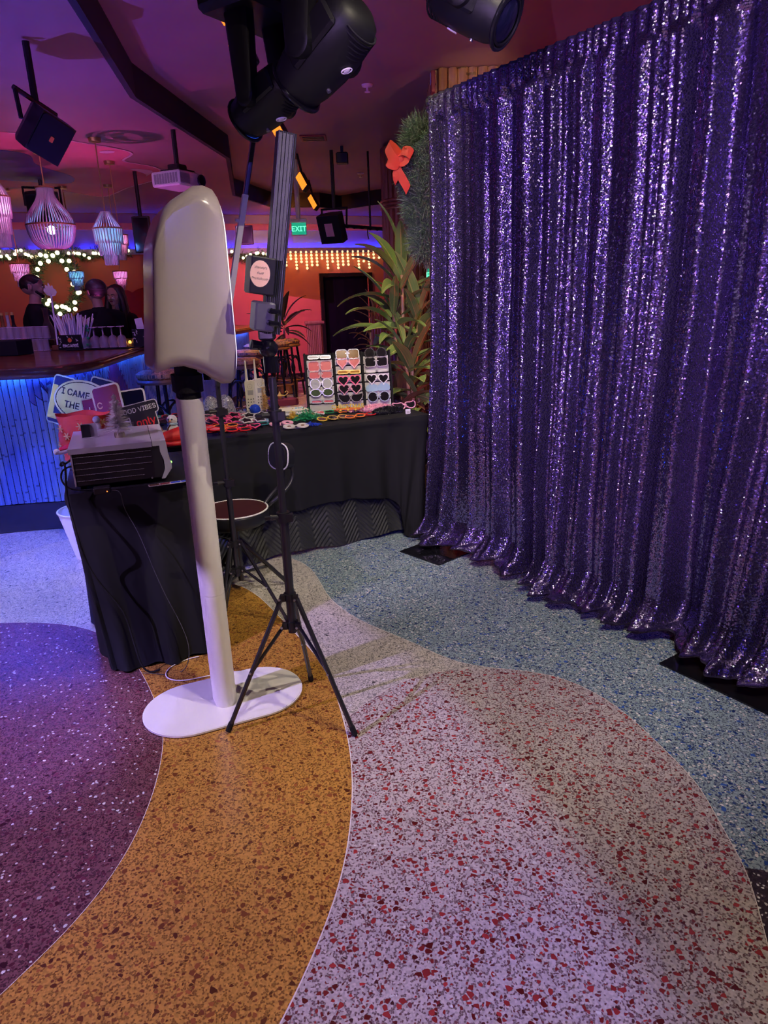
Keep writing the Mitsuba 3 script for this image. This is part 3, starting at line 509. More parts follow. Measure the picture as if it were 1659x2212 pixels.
cable('thick black cable from the printer back down the left corner of the small table', [po + np.r_[PX * -.004 + PY * .06, .11], po + np.r_[PX * -.04 + PY * .02, .10], aty(138, 1000, 2.62), aty(143, 1050, 2.60), aty(152, 1105, 2.56), aty(168, 1160, 2.52), fz(188, 1215, .12), fz(212, 1255, .13), fz(242, 1290, .145), fz(268, 1325, .16), fz(284, 1370, .18), fz(296, 1410, .205), [*fz(318, 1436, .225)[:2], .014], [*fz(345, 1440, .225)[:2], .012]], .0042)
cable('black cable looped from the printer back to its underside', [po + np.r_[PX * -.004 + PY * .05, .085], po + np.r_[PX * -.045 + PY * .02, .06], po + np.r_[PX * -.03 - PY * .012, .02], po + np.r_[PX * .03 - PY * .012, -.004], po + np.r_[PX * .09 - PY * .011, -.0035]], .0034)
ad = thing('power_adapter', 'black power adapter with a red lamp on the front edge of the small table', 'adapter')
ao = atz(222, 1068, SZ + .002)
part(ad, 'case', fr(box(.065, .04, .028, (0, 0.012, .0155), .004), ao, [*PX, 0], [*PY, 0], [0, 0, 1]), 'black', 30)
k = part(ad, 'lamp', fr(box(.004, .002, .004, (.018, -.0085, .012)), ao, [*PX, 0], [*PY, 0], [0, 0, 1]), 'red', False, 'red lamp'); scene[k] = glow(scene[k], (1, .1, .02), 6, .03)
fz = lambda x, y, off: onp(x, y, np.r_[SO - SV2 * off, 0], np.r_[SV2, 0])
cable('thin grey wire hanging down the front of the small table cloth', [ao + np.r_[PX * .035, .012], ao + np.r_[PX * .06 - PY * .03, .014], fz(268, 1095, .05), fz(290, 1135, .075), fz(320, 1200, .12), fz(360, 1290, .17), fz(400, 1370, .215), fz(408, 1400, .235), [*fz(395, 1432, .26)[:2], .006], [*fz(340, 1442, .25)[:2], .006], [*fz(305, 1432, .24)[:2], .02]], .0016, 'wire')
ps = thing('photo_strip', 'sample strip of small dark prints at the front edge of the printer table', 'photo strip')
so_ = atz(322, 1052, SZ + .001)
sf = lambda m, z=0: fr(m, so_ + [0, 0, z], [*unit(PX + PY * .08), 0], [*unit(PY - PX * .08), 0], [0, 0, 1])
part(ps, 'card', sf(ext(sg.box(0, 0, .175, .034), .0012)), 'white', False)
for i in range(4): part(ps, 'print', sf(ext(sg.box(.004 + .043 * i, .006, .043 + .043 * i, .030), .0004), .0013), ['brown', 'maroon', 'bluegloss', 'bluegloss'][i], False)
# ---- bottle brush tree
tr = thing('bottle_brush_tree', 'white bottle brush Christmas tree standing on top of the photo printer', 'tree')
to = atz(259, 944, TZ)
part(tr, 'base', lathe([(0, 0), (.021, 0), (.022, .004), (.022, .018), (.020, .021), (0, .021)], 20, to), 'beige', 40, 'pale wooden disc'); part(tr, 'stem', rod(to + [0, 0, .02], to + [0, 0, .186], .0016), 'steel')
n = 1500; t_ = rng.uniform(0, 1, n); a_ = rng.uniform(0, 6.283, n); L_ = (.070 * (1 - t_) ** .85 + .006) * (.72 + .28 * np.sin(t_ * 42)) * rng.uniform(.8, 1.05, n)
c_ = np.stack([np.cos(a_), np.sin(a_), np.full(n, .12)], 1) ; c_[:, 2] += rng.normal(-.1, .16, n); b0 = to + np.stack([0 * t_, 0 * t_, .033 + .150 * t_], 1)
uu = c_ * L_[:, None] / 2; vv = np.stack([-np.sin(a_), np.cos(a_), rng.normal(0, .5, n)], 1) * .0019
scene['m_bristle'] = {'type': 'principledthin', 'base_color': {'type': 'rgb', 'value': [.92, .90, .90]}, 'roughness': .5, 'diff_trans': 1.0}
part(tr, 'bristles', quads(b0 + uu, uu, vv), 'bristle', False, kind='stuff')
# ---- acrylic stand with a small phone-like frame and snow globe on the printer
ac = thing('acrylic_frame', 'small clear acrylic frame with a dark picture on the left of the printer top', 'frame')
aco = atz(196, 945, TZ); mat('acrylic', (.62, .60, .66), .12)
part(ac, 'stand', [mv(ext(sg.box(-.035, -.012, .035, .03), .003), *aco, rz=25), mv(ext(sg.box(-.03, 0, .03, .003), .06), *aco, rz=25)], 'acrylic', False); part(ac, 'picture', mv(box(.035, .006, .055, (-.016, -.004, .03)), *aco, rz=25), 'black', False)
sg_ = thing('snow_globe', 'tiny clear snow globe on the printer beside the white tree', 'snow globe')
gp = atz(211, 926, TZ + .0) + [0, 0, 0]
part(sg_, 'globe', mv(trimesh.creation.icosphere(3, .017), *(gp + [.0, .0, .042])), 'acrylic', True); part(sg_, 'base', lathe([(0, 0), (.017, 0), (.017, .02), (.011, .027), (0, .027)], 20, gp), 'silver', 40)
# ================================================================ novelty glasses
def heart(w, h): a = np.linspace(0, 2 * np.pi, 30, False); x = 16 * np.sin(a) ** 3; y = 13 * np.cos(a) - 5 * np.cos(2 * a) - 2 * np.cos(3 * a) - np.cos(4 * a); return sg.Polygon(np.stack([x / 34 * w, (y + 2.5) / 29 * h], 1)).buffer(0)
def cat_eye(w, h, s): return sg.Polygon(curve([(-.5 * w, .1 * h), (-.3 * w, -.42 * h), (.1 * w, -.5 * h), (.42 * w, -.15 * h), (.58 * w, .55 * h), (.1 * w, .42 * h), (-.35 * w, .45 * h)], 28, True) * [s, 1]).buffer(0)
def cloud(w, h): return sg.MultiPoint([(-.25 * w, 0), (.25 * w, 0)]).buffer(h * .42, 5).union(sg.Point(0, .14 * h).buffer(h * .46, 6)).intersection(sg.box(-w, -.3 * h, w, h))
def lensform(style, s):
    return {'round': lambda: ngon(.027, n=22), 'square': lambda: rrect(.060, .050, .012, 4), 'rect': lambda: rrect(.058, .034, .010, 4), 'heart': lambda: heart(.060, .054), 'cat': lambda: cat_eye(.060, .042, s),
            'oval': lambda: ngon(.029, .019, 20), 'cloud': lambda: cloud(.062, .042), 'thin': lambda: rrect(.056, .012, .005, 3), 'donut': lambda: ngon(.036, .033, 22), 'star': lambda: sg.Polygon([((.036 if i % 2 == 0 else .021) * math.sin(i * math.pi / 5), (.036 if i % 2 == 0 else .021) * math.cos(i * math.pi / 5)) for i in range(10)]).buffer(.003)}[style]()
mat('lensdark', (.012, .010, .014), .08, spec=.7); mat('lensbrown', (.20, .10, .03), .12, spec=.6); mat('lenspink', (.60, .13, .15), .15, spec=.6); mat('lensblue', (.30, .46, .62), .2, spec=.6); mat('lensgreen', (.06, .09, .04), .1, spec=.6); mat('lensclear', (.55, .55, .56), .12, .3); mat('lensamber', (.45, .22, .04), .12)
GC = {}
def glasses(place, style, frame, lens, label, group=None, cat_='glasses', fold=True, gems=None, t=.006, sc=1.0):
    """place: 4x4. Front in the xz plane looking along -y, standing on z=0; temples run back along +y."""
    ck = (style, frame, lens, fold, gems, t)
    if ck not in GC:
        out = []; half = .036 if style not in ('donut', 'star') else .040
        pos, fr_, le, gm = [], [], [], []
        for s in (-1, 1):
            L = shapely.affinity.translate(lensform(style, s), s * half, 0); O = L if style in ('donut',) else L.buffer(t, quad_segs=4); I_ = L if style != 'donut' else shapely.affinity.translate(ngon(.012, n=14), s * half, 0)
            fr_.append(ext(O.difference(I_), .005)); le.append(ext(I_.buffer(.0008), .0012, .0016))
            if gems: q = np.array([O.buffer(-t * .5).exterior.interpolate(v, normalized=True).coords[0] for v in np.arange(26) / 26]); gm += [mv(trimesh.creation.icosphere(0, .0033), x, y, .0055) for x, y in q]
        fr_.append(ext(sg.LineString([(-.012, .006), (0, .010), (.012, .006)]).buffer(.0028), .004))
        up = lambda ms: fr(ms, [0, 0, .03], [1, 0, 0], [0, 0, 1], [0, -1, 0])
        tl = [rod([s * .068, .0, .038], [s * .066 if not fold else -s * .045, .12 if not fold else .022, .034], .0022, n=5) for s in (-1, 1)]
        GC[ck] = [('frame', shape(up(fr_), frame, 30)), ('lens', shape(up(le[:1]), lens, False)), ('lens', shape(up(le[1:]), lens, False)), ('temple', shape(tl[:1], frame, 30)), ('temple', shape(tl[1:], frame, 30))] + ([('gems', shape(up(gm), gems, False))] if gems else [])
    k = thing('novelty_glasses', label, cat_, group)
    for nm, d in GC[ck]:
        kk = key(k + '__' + nm); scene[kk] = {**d, 'to_world': T(np.asarray(place) @ np.diag([sc, sc, sc, 1]))}
        if nm == 'gems': labels[kk] = {'kind': 'stuff'}
    return k
def pose(o, x, z):
    M = np.eye(4); x = unit(x); z = np.asarray(z, float); z = unit(z - (z @ x) * x); M[:3, 0], M[:3, 1], M[:3, 2], M[:3, 3] = x, np.cross(z, x), z, o; return M
# ---- the display rack
rk = thing('glasses_rack', 'black three-column display easel with grey ledges full of sunglasses', 'display rack')
rx, ry = unit([.985, .17, 0]), unit([-.17, .985, 0]); ro = np.array([-.485, 4.585, LZ + .002]); rup = unit(ry * .24 + np.array([0, 0, 1])); rnf = np.cross(rx, rup)
RW, RH = .575, .375
rf = lambda m, o=(0, 0, 0): fr(m, ro + rx * o[0] + rup * o[1] - np.cross(rup, rx) * 0 + rnf * o[2], rx, rup, rnf)
rnf = np.cross(rx, rup)                                                          # faces the room
part(rk, 'back_panel', rf(ext(sg.box(0, 0, RW, RH), .008, -.010)), 'blackmatte', False)
for x in (0, RW): part(rk, 'side_rail', rf(box(.012, RH, .05, (x, RH / 2, .016))), 'blackmatte', False)
for i in (1, 2): part(rk, 'divider', rf(box(.012, RH, .036, (RW * i / 3, RH / 2, .012))), 'blackmatte', False)
part(rk, 'easel_leg', rod(ro + rx * RW / 2 + rup * .3 - rnf * .012, ro + rx * RW / 2 + ry * .20, .008), 'black')
styles = [[('thin', 'silver', 'lensclear', None, 'thin silver'), ('square', 'pink', 'lenspink', 'whitegloss', 'pink jewelled square'), ('rect', 'whitegloss', 'lenspink', 'pink', 'white and pink striped'), ('round', 'silver', 'lensclear', None, 'silver mirrored round'), ('oval', 'steel', 'lensgreen', None, 'small green-lensed oval'), ('thin', 'lensclear', 'lenspink', None, 'thin clear')],
          [('square', 'silver', 'lensbrown', 'whitegloss', 'oversized crystal-rimmed brown-lensed'), ('heart', 'pink', 'lenspink', None, 'rimless pink heart-lensed'), ('thin', 'gold', 'lensamber', None, 'thin gold'), ('heart', 'hotpink', 'lensdark', None, 'hot pink heart-shaped'), ('heart', 'pink', 'lensdark', 'pink', 'pale pink heart-shaped'), ('cat', 'lensdark', 'lensdark', 'whitegloss', 'black and white cat-eye')],
          [('round', 'black', 'lensdark', 'chrome', 'round black jewelled'), ('square', 'whitegloss', 'lensdark', 'silver', 'square white crystal-rimmed'), ('thin', 'lensclear', 'silver', None, 'thin clear sparkling'), ('heart', 'whitegloss', 'lensdark', None, 'white heart-shaped'), ('cloud', 'lensblue', 'lensblue', None, 'pale blue cloud-lensed'), ('round', 'silver', 'lensdark', 'bluegrey', 'round silver and blue jewelled')]]
rowname = ['top', 'second', 'third', 'fourth', 'fifth', 'bottom']; colname = ['left', 'middle', 'right']
for c in range(3):
    for r in range(6):
        cx_, cy = RW * (c + .5) / 3, RH * (5 - r) / 6.4 + (.040 if c else .030)
        part(rk, 'ledge', rf(fr(box(RW / 3 - .020, .050, .003), [cx_, cy - .018, .024], [1, 0, 0], unit([0, .97, .24]), unit([0, -.24, .97]))), 'gray85', False)
        s_, f_, l_, g_, w_ = styles[c][r]
        glasses(pose(ro + rx * cx_ + rup * (cy - .010) + rnf * .036, rx + np.array([0, 0, rng.normal(0, .015)]), rup), s_, f_, l_, f'{w_} sunglasses in the {rowname[r]} row of the rack, {colname[c]} column', 'sunglasses on the display rack', gems=g_, fold=True, sc=1.12)
# ---- props lying on the long table
def lay(x, y, a=0, dz=0.0, tilt=0): # flat on the table at photo pixel x, y
    o = atz(x, y, LZ + .004 + dz); c, s = math.cos(math.radians(a)), math.sin(math.radians(a)); X = np.r_[LU * c + LV * s, 0]; return pose(o, X, np.r_[(-LU * s + LV * c), .22 + tilt])
gl = [(612, 919, 5, 'donut', 'pink', 'lensdark', 'pink frosted doughnut glasses on the front edge of the long table'), (641, 925, -10, 'donut', 'cream', 'brown', 'cream and chocolate doughnut glasses right of the pink ones'),
      (712, 908, 8, 'round', 'yellow', 'lensdark', 'mustard yellow round novelty glasses at the front of the table'), (735, 905, 4, 'round', 'gold', 'lensdark', 'golden round novelty glasses beside the mustard pair'),
      (772, 903, 6, 'oval', 'orange', 'lensdark', 'orange oval novelty glasses at the table front left of the black fuzzy pair'), (795, 899, 2, 'oval', 'red', 'lensdark', 'red oval novelty glasses touching the black fuzzy pair'),
      (690, 897, 15, 'heart', 'whitegloss', 'lenspink', 'white heart novelty glasses near the green tinsel'), (725, 893, -8, 'rect', 'green', 'lensdark', 'green rectangular novelty glasses below the rack'), (752, 889, 10, 'star', 'orange', 'lensdark', 'orange star novelty glasses under the gold lettering'),
      (770, 890, -6, 'heart', 'pink', 'lenspink', 'pink heart novelty glasses under the right of the rack'), (600, 903, 12, 'cat', 'black', 'lensdark', 'black cat-eye novelty glasses behind the doughnut pairs'), (583, 912, -14, 'rect', 'bluegrey', 'lensblue', 'pale blue rectangular glasses by the near stand'),
      (560, 921, 8, 'rect', 'teal', 'lensdark', 'teal rectangular glasses left of the near stand')]
for x, y, a, s_, f_, l_, lab in gl: glasses(lay(x, y, a, rng.uniform(0, .008)), s_, f_, l_, lab, 'novelty glasses spread on the long table', fold=True)
ordn = ['first', 'second', 'third', 'fourth', 'fifth', 'sixth', 'seventh', 'eighth', 'ninth', 'tenth', 'eleventh', 'twelfth', 'thirteenth']
for i in range(16):
    x, y = 455 + (i % 8) * 14 + rng.uniform(-3, 3), 903 + (i // 8) * 9 + rng.uniform(-3, 3); s_, f_ = ['heart', 'round', 'cat', 'star'][i % 4], ['pink', 'hotpink', 'pink', 'whitegloss'][(i // 2) % 4]
    glasses(lay(x, y, rng.uniform(-30, 30), .003 + .014 * (i % 4)), s_, f_, ['lenspink', 'lensdark'][i % 2], f"{dict(pink='pale pink', hotpink='hot pink', whitegloss='white')[f_]} {s_}-shaped novelty glasses, {ordn[i % 8]} from the left in the {['back', 'front'][i // 8]} of the pink heap", 'pink novelty glasses heaped on the table')
for i in range(9):
    x, y = 452 + (i % 5) * 21 + rng.uniform(-4, 4), 925 + (i // 5) * 7 + rng.uniform(-2, 2); s_, f_ = ['round', 'heart', 'oval'][i % 3], ['red', 'red', 'orange', 'red', 'hotpink'][i % 5]
    glasses(lay(x, y, rng.uniform(-22, 22), .003 + .014 * (i % 3)), s_, f_, ['lensdark', 'lenspink'][i % 2], f"{f_.replace('hotpink', 'hot pink')} {s_} novelty glasses, {ordn[i % 5]} from the left in the {['back', 'front'][i // 5]} of the red pile", 'red novelty glasses at the table front')
def fuzz(name, lab, cat_, o, sx, sy, sz, m, n=2600):
    c = trimesh.creation.icosphere(3, 1); v = c.vertices * [sx, sy, sz]; v[:, 2] = np.maximum(v[:, 2], -sz * .5); ll = lambda q: fr(q, o + [0, 0, sz * .5], [*LU, 0], [*LV, 0], [0, 0, 1])
    k = thing(name, lab, cat_); part(k, 'body', ll(trimesh.Trimesh(v, c.faces)), m, True)
    d = rng.normal(0, 1, (n, 3)); d /= np.linalg.norm(d, axis=1, keepdims=True); p = d * [sx, sy, sz]; p[:, 2] = np.maximum(p[:, 2], -sz * .45); h = unit([1, 1, 1]) * 0 + d + rng.normal(0, .5, (n, 3)); h /= np.linalg.norm(h, axis=1, keepdims=True)
    part(k, 'fur', ll(quads(p + h * .006, h * .008, np.cross(h, rng.normal(0, 1, (n, 3))) * .0012)), m, False, kind='stuff'); return k
fz1 = fuzz('fuzzy_glasses', 'black fuzzy oversized glasses at the right front of the long table', 'glasses', atz(838, 893, LZ + .001), .105, .035, .026, 'black')
fz2 = fuzz('fuzzy_case', 'pale pink fuzzy case with studs behind the black fuzzy glasses', 'case', atz(812, 886, LZ + .001), .115, .05, .022, 'pink', 1800)
for i in range(5): part(fz2, 'stud', mv(trimesh.creation.icosphere(1, .004), *(atz(785 + i * 13, 884 - i, LZ + .034))), 'silver')
glasses(lay(880, 884, 5, .004, .5), 'cat', 'pink', 'lensdark', 'pink cat-eye glasses at the right end of the table by the curtain', sc=1.15)
tg = thing('price_tag', 'white square tag standing at the right end of the prop table', 'tag'); tgo = atz(881, 894, LZ + .002)
part(tg, 'card', fr(ext(rrect(.034, .032, .004), .004), tgo + [0, 0, .016], [*LU, 0], [0, 0, 1], [*-LV, 0]), 'white', False); part(tg, 'print', fr(ext(rrect(.022, .012, .001), .0006), tgo + [0, 0, .012] - np.r_[LV * .0042, 0], [*LU, 0], [0, 0, 1], [*-LV, 0]), 'gray85', False)
# gold lettered glasses, white case with oil lamp, phones, sequin hat and other party props
w = thing('party_glasses', 'gold glitter party glasses with raised lettering under the middle of the rack', 'glasses'); wo = atz(752, 889, LZ + .012)
part(w, 'lettering', fr(txt('CHRISTMAS', .026, .005), wo + [0, 0, .022], rx, [0, 0, 1], np.cross(rx, [0, 0, 1])), 'yellow', False)
part(w, 'frame', fr(ext(sg.LineString([(-.075, 0), (.075, 0)]).buffer(.006), .005), wo + [0, 0, .018], rx, [0, 0, 1], np.cross(rx, [0, 0, 1])), 'orange', 30); part(w, 'bauble', [mv(trimesh.creation.icosphere(2, .009), *(wo + rx * a + [0, 0, .009])) for a in (-.05, 0, .05)], 'yellow', True)
wc = thing('white_case', 'flat white case with jewelled clasp lying left of the display rack', 'case'); wco = atz(628, 894, LZ + .001)
part(wc, 'lid', fr(box(.21, .13, .018, (0, 0, .026), .005), wco, [*LU, 0], [*LV, 0], [0, 0, 1]), 'cream', 30); part(wc, 'base', fr(box(.215, .135, .016, (0, 0, .008), .004), wco, [*LU, 0], [*LV, 0], [0, 0, 1]), 'white', 30); part(wc, 'clasp', fr([mv(trimesh.creation.icosphere(1, .008), x, -.03, .038) for x in (.03, .05, .07)], wco, [*LU, 0], [*LV, 0], [0, 0, 1]), 'bluegrey')
ol = thing('oil_lamp', 'small brass genie oil lamp on a dark box behind the white case', 'lamp'); oo = atz(611, 878, LZ + .001) + np.r_[LV * .05, .05]
solo('gift_box', 'dark flat gift box under the brass oil lamp', 'box', fr(box(.2, .1, .045, (.02, 0, .0235), .003), atz(611, 878, LZ + .001) + np.r_[LV * .05, 0], [*LU, 0], [*LV, 0], [0, 0, 1]), 'maroon', 30)
part(ol, 'body', lathe([(0, 0), (.016, 0), (.010, .006), (.024, .018), (.026, .024), (.010, .031), (.006, .040), (.003, .050), (0, .052)], 20, oo), 'gold', True); part(ol, 'spout', tube(curve([oo + np.r_[-LU * .02, .020], oo + np.r_[-LU * .045, .022], oo + np.r_[-LU * .062, .036]], 10), np.linspace(.009, .004, 10), 8), 'gold', True); part(ol, 'handle', tube(curve([oo + np.r_[LU * .02, .024], oo + np.r_[LU * .05, .026], oo + np.r_[LU * .062, .044], oo + np.r_[LU * .045, .048], oo + np.r_[LU * .04, .036]], 14), .003, 6), 'gold', True)
def phone(lab, x, y, a, h, dz=0):
    k = thing('brick_phone', lab, 'phone', None); o = atz(x, y, LZ + .001); c, s = math.cos(math.radians(a)), math.sin(math.radians(a)); X = np.array([c, s, 0]); Yv = np.array([-s, c, 0])
    f = lambda m: fr(m, o, X, [0, 0, 1], np.cross(X, [0, 0, 1]))                 # x across, y up, z towards the room
    part(k, 'body', f(ext(rrect(.068, h, .010, 4), .05, -.05)), 'cream', 30); f2 = lambda m: f(mv(m, 0, h / 2, 0)) if 0 else f(m)
    part(k, 'antenna', f(mv(lathe([(0, 0), (.0105, 0), (.0085, .03), (.0055, .13), (.004, .135), (0, .136)], 12), -.02, 0, 0, rx=-90)) if 0 else fr(lathe([(0, 0), (.0115, 0), (.009, .03), (.0055, .128), (.004, .134), (0, .135)], 12), o + X * -.018 + Yv * .025 + [0, 0, h / 2 - .002], X, Yv, [0, 0, 1]), 'cream', 40)
    part(k, 'earpiece', [f(mv(trimesh.creation.annulus(.014, .016, .0015, segments=20) if hasattr(trimesh.creation, 'annulus') else trimesh.creation.cylinder(.016, .0015), 0, h * .34, .0008)), f(mv(trimesh.creation.cylinder(.0025, .0016), 0, h * .34, .0008))], 'grey', 30)
    part(k, 'display', f(ext(sg.box(-.018, h * .07, .018, h * .22), .0012)), 'grey', False)
    for r in range(4):
        for q in range(3): part(k, 'button', f(ext(shapely.affinity.translate(rrect(.007, .006, .0015), -.018 + .018 * q, -.012 - .02 * r), .0016)), 'black', False)
    for kk in [k2 for k2 in scene if k2.startswith(k + '__')]: pass
    return k
hp = .215
for lab, x, y, a in (('cream retro brick phone standing left of the near light stand', 545, 893, 10), ('second cream retro brick phone, half hidden behind the near light stand', 566, 887, 28)):
    k = phone(lab, x, y, a, hp)
    for kk in [k2 for k2 in list(scene) if k2.startswith(k + '__')]: scene[kk] = {**scene[kk], 'to_world': T().translate([0, 0, hp / 2])}
mat('hatfabric', (.20, .22, .30), .5, .4)
hat = thing('sequin_hat', 'silver sequin party hat with two humps behind the rear light stand', 'hat'); ho = atz(474, 900, LZ + .002)
def hatp(a, v): # two rounded humps
    return None
hp_ = []; N_ = 1700
for dx in (-.048, .050):
    m = trimesh.creation.icosphere(3, 1); vv_ = m.vertices * [.062, .045, .14]; vv_[:, 2] = np.where(vv_[:, 2] < 0, 0, vv_[:, 2]); hp_.append(trimesh.Trimesh(vv_ + [dx, 0, 0], m.faces))
hf = lambda m: fr(m, ho, [*LU, 0], [*LV, 0], [0, 0, 1])
part(hat, 'crown', hf(hp_), 'hatfabric', True)
P_, Nn = [], []
for m in hp_:
    p, fi = trimesh.sample.sample_surface(m, N_, seed=5); P_.append(p); Nn.append(m.face_normals[fi])
P_, Nn = np.vstack(P_), np.vstack(Nn); kk = Nn[:, 2] > -.3; P_, Nn = P_[kk], Nn[kk]; Nn = Nn + rng.normal(0, .22, Nn.shape); Nn /= np.linalg.norm(Nn, axis=1, keepdims=True); A1 = np.cross(Nn, rng.normal(0, 1, Nn.shape)); A1 /= np.linalg.norm(A1, axis=1, keepdims=True)
part(hat, 'sequins', hf(quads(P_ + Nn * .002, A1 * .0042, np.cross(Nn, A1) * .0042)), 'silver', False, kind='stuff')
solo('mirror_ball', 'small blue mirrored ball beside the brick phones', 'ornament', mv(trimesh.creation.icosphere(3, .036), *(atz(552, 897, LZ) + [0, 0, .037])), 'bluegloss', True)
solo('mirror_ball', 'dark mirrored ball half behind the near light stand pole', 'ornament', mv(trimesh.creation.icosphere(3, .032), *(atz(594, 890, LZ) + [0, 0, .033])), 'blackgloss', True)
solo('mirror_ball', 'small chrome ornament ball in front of the blue ball', 'ornament', mv(trimesh.creation.icosphere(3, .022), *(atz(571, 905, LZ) + [0, 0, .023])), 'chrome', True)
def tinsel(name, lab, cat_, x, y, m, n, sx, sy, sz, wd_=.0025, ln=.02):
    o = atz(x, y, LZ + .002); p = np.abs(rng.normal(0, 1, (n, 3))) * np.where(rng.random((n, 3)) < .5, -1, 1) * [sx * .45, sy * .45, 0]; p[:, 2] = np.abs(rng.normal(0, sz * .5, n)) * np.exp(-((p[:, 0] / sx) ** 2)); d = rng.normal(0, 1, (n, 3)); d[:, 2] *= .5; d /= np.linalg.norm(d, axis=1, keepdims=True); d[:, 2] = np.abs(d[:, 2]); e_ = np.cross(d, rng.normal(0, 1, (n, 3))); e_ /= np.linalg.norm(e_, axis=1, keepdims=True)
    return solo(name, lab, cat_, fr(quads(p + [0, 0, .008], d * ln * .5, e_ * wd_), o, [*LU, 0], [*LV, 0], [0, 0, 1]), m, False)
tinsel('tinsel_wig', 'green tinsel wig lying in front of the display rack', 'wig', 664, 909, 'green', 900, .085, .05, .05)
tinsel('tinsel_wig', 'yellow tinsel tuft at the left end of the green tinsel wig', 'wig', 634, 906, 'yellow', 300, .03, .03, .045)
tinsel('tinsel_wig', 'blue tinsel fringe below the green tinsel wig at the table edge', 'wig', 672, 922, 'bluegloss', 260, .06, .02, .015)
tinsel('tinsel_boa', 'gold tinsel boa hanging over the brick phone by the near stand', 'boa', 572, 886, 'gold', 420, .02, .03, .19, .0015, .045)
tinsel('tinsel_boa', 'silver sequin boa lying right of the sequin hat', 'boa', 525, 899, 'silver', 500, .07, .03, .03, .003, .009)
# red bag, santa hats and soft toys at the left end
bg = thing('gift_bag', 'red organza gift bag with gold snowflakes behind the printer', 'gift bag'); bgo = atz(205, 915, LZ) * [1, 1, 0] + [0, 0, LZ + .002]; bgo = np.r_[LF + LU * .36 + LV * .12, LZ + .002]
bgo = aty(186, 935, 3.30); bgo[2] = LZ + .005
mat('organza', proc(lambda p, n, uv: mix((.60, .035, .02), (.75, .10, .03), fbm(p.x * 25, p.y * 25, p.z * 25))), .4, sheen=.6)
sec = np.stack([[(.105 + .008 * math.sin(a * 3 + z * 9)) * math.cos(a), (.075 + .006 * math.sin(a * 5)) * math.sin(a), .165 * z + (.005 * math.sin(a * 4 + 1) if z > .9 else 0)] for a in np.linspace(0, 2 * np.pi, 48)] for z in np.linspace(0, 1, 10))if 0 else np.array([[[(.128 + .008 * math.sin(a * 3 + z * 9)) * math.cos(a), (.075 + .006 * math.sin(a * 5)) * math.sin(a), .225 * z + (.005 * math.sin(a * 4 + 1) if z > .9 else 0)] for a in np.linspace(0, 2 * np.pi, 48)] for z in np.linspace(0, 1, 10)])
part(bg, 'body', [mv(grid(sec), *bgo), mv(ext(ngon(.12, .07), .002), bgo[0], bgo[1], bgo[2] + .20)], 'organza', True)
for i in range(9):
    a, z = -2.6 + i * .28, .03 + .12 * ((i * 37) % 10) / 10; n_ = np.array([math.cos(a) / .128, math.sin(a) / .075, 0]); n_ = unit(n_); X_ = np.array([-n_[1], n_[0], 0])
    part(bg, 'snowflake', fr(ext(shapely.union_all([sg.LineString([(-.017 * math.cos(b), -.017 * math.sin(b)), (.017 * math.cos(b), .017 * math.sin(b))]).buffer(.0028) for b in (0, 1.047, 2.094)]), .002), bgo + [.137 * math.cos(a), .082 * math.sin(a), z + .05], X_, [0, 0, 1], n_), 'gold', False)
sh = thing('santa_hat', 'red Santa hat with white trim sticking out left behind the printer', 'hat'); sho = aty(128, 972, 3.05)
part(sh, 'trim', tube([sho + [-.005, 0, -.012], sho + [.06, .04, -.004], sho + [.13, .08, .004]], .012, 10), 'whitematte', True); part(sh, 'cone', [hull(np.vstack([tube([sho + [0, 0, 0], sho + [.12, .08, .016]], .009, 8).vertices, [sho + [.09, .07, .045]]]))], 'red', 30)
part(sh, 'pompom', mv(trimesh.creation.icosphere(2, .014), *(sho + [-.012, -.004, -.008])), 'whitematte', True)
rh = thing('santa_hat', 'red fabric Santa hat lying on the long table right behind the printer', 'hat'); rho = aty(388, 925, 3.62); rho[2] = LZ + .002
part(rh, 'cone', fr(blob([[((-.09, 0, .035), .032), ((0, .01, .045), .045), ((.09, 0, .03), .028)]], .012), rho, [*LU, 0], [*LV, 0], [0, 0, 1]), 'red', True); part(rh, 'trim', fr(tube(curve([(-.10, -.05, .014), (0, -.06, .014), (.1, -.045, .014)], 12), .013, 8), rho, [*LU, 0], [*LV, 0], [0, 0, 1]), 'red', True)
sn = thing('snowman_toy', 'small plush snowman headband among the props left of the booth pole', 'toy'); sno = aty(368, 880, 3.72); sno[2] = LZ + .03
for i, (z, r) in enumerate(((.03, .034), (.085, .028))): part(sn, ['body', 'head'][i], mv(trimesh.creation.icosphere(3, r), *(sno + [0, 0, z])), 'whitematte', True)
part(sn, 'eye', mv(trimesh.creation.icosphere(1, .004), *(sno + [-.012, -.026, .092])), 'black'); part(sn, 'eye', mv(trimesh.creation.icosphere(1, .004), *(sno + [.008, -.027, .092])), 'black'); part(sn, 'nose', rod(sno + [-.002, -.026, .084], sno + [-.006, -.048, .082], .004, .001), 'orange'); part(sn, 'scarf', mv(trimesh.creation.torus(.022, .007), *(sno + [0, 0, .063])), 'bluegrey', True)
rd = thing('reindeer_toy', 'tan plush reindeer headband leaning beside the snowman', 'toy'); rdo = aty(352, 895, 3.62); rdo[2] = LZ + .02
part(rd, 'head', mv(blob([[((0, 0, .03), .027), ((-.003, -.024, .022), .017)]], .008), *rdo), 'tan', True); 
for s in (-1, 1): part(rd, 'ear', mv(trimesh.creation.icosphere(2, 1), *(rdo + [s * .03, .004, .045]), s=(.014, .006, .008)), 'brown', True); part(rd, 'antler', tube([rdo + [s * .012, 0, .05], rdo + [s * .02, 0, .07], rdo + [s * .032, 0, .083]], .004, 6), 'brown'); part(rd, 'eye', mv(trimesh.creation.icosphere(1, .0035), *(rdo + [s * .010, -.027, .036])), 'black')
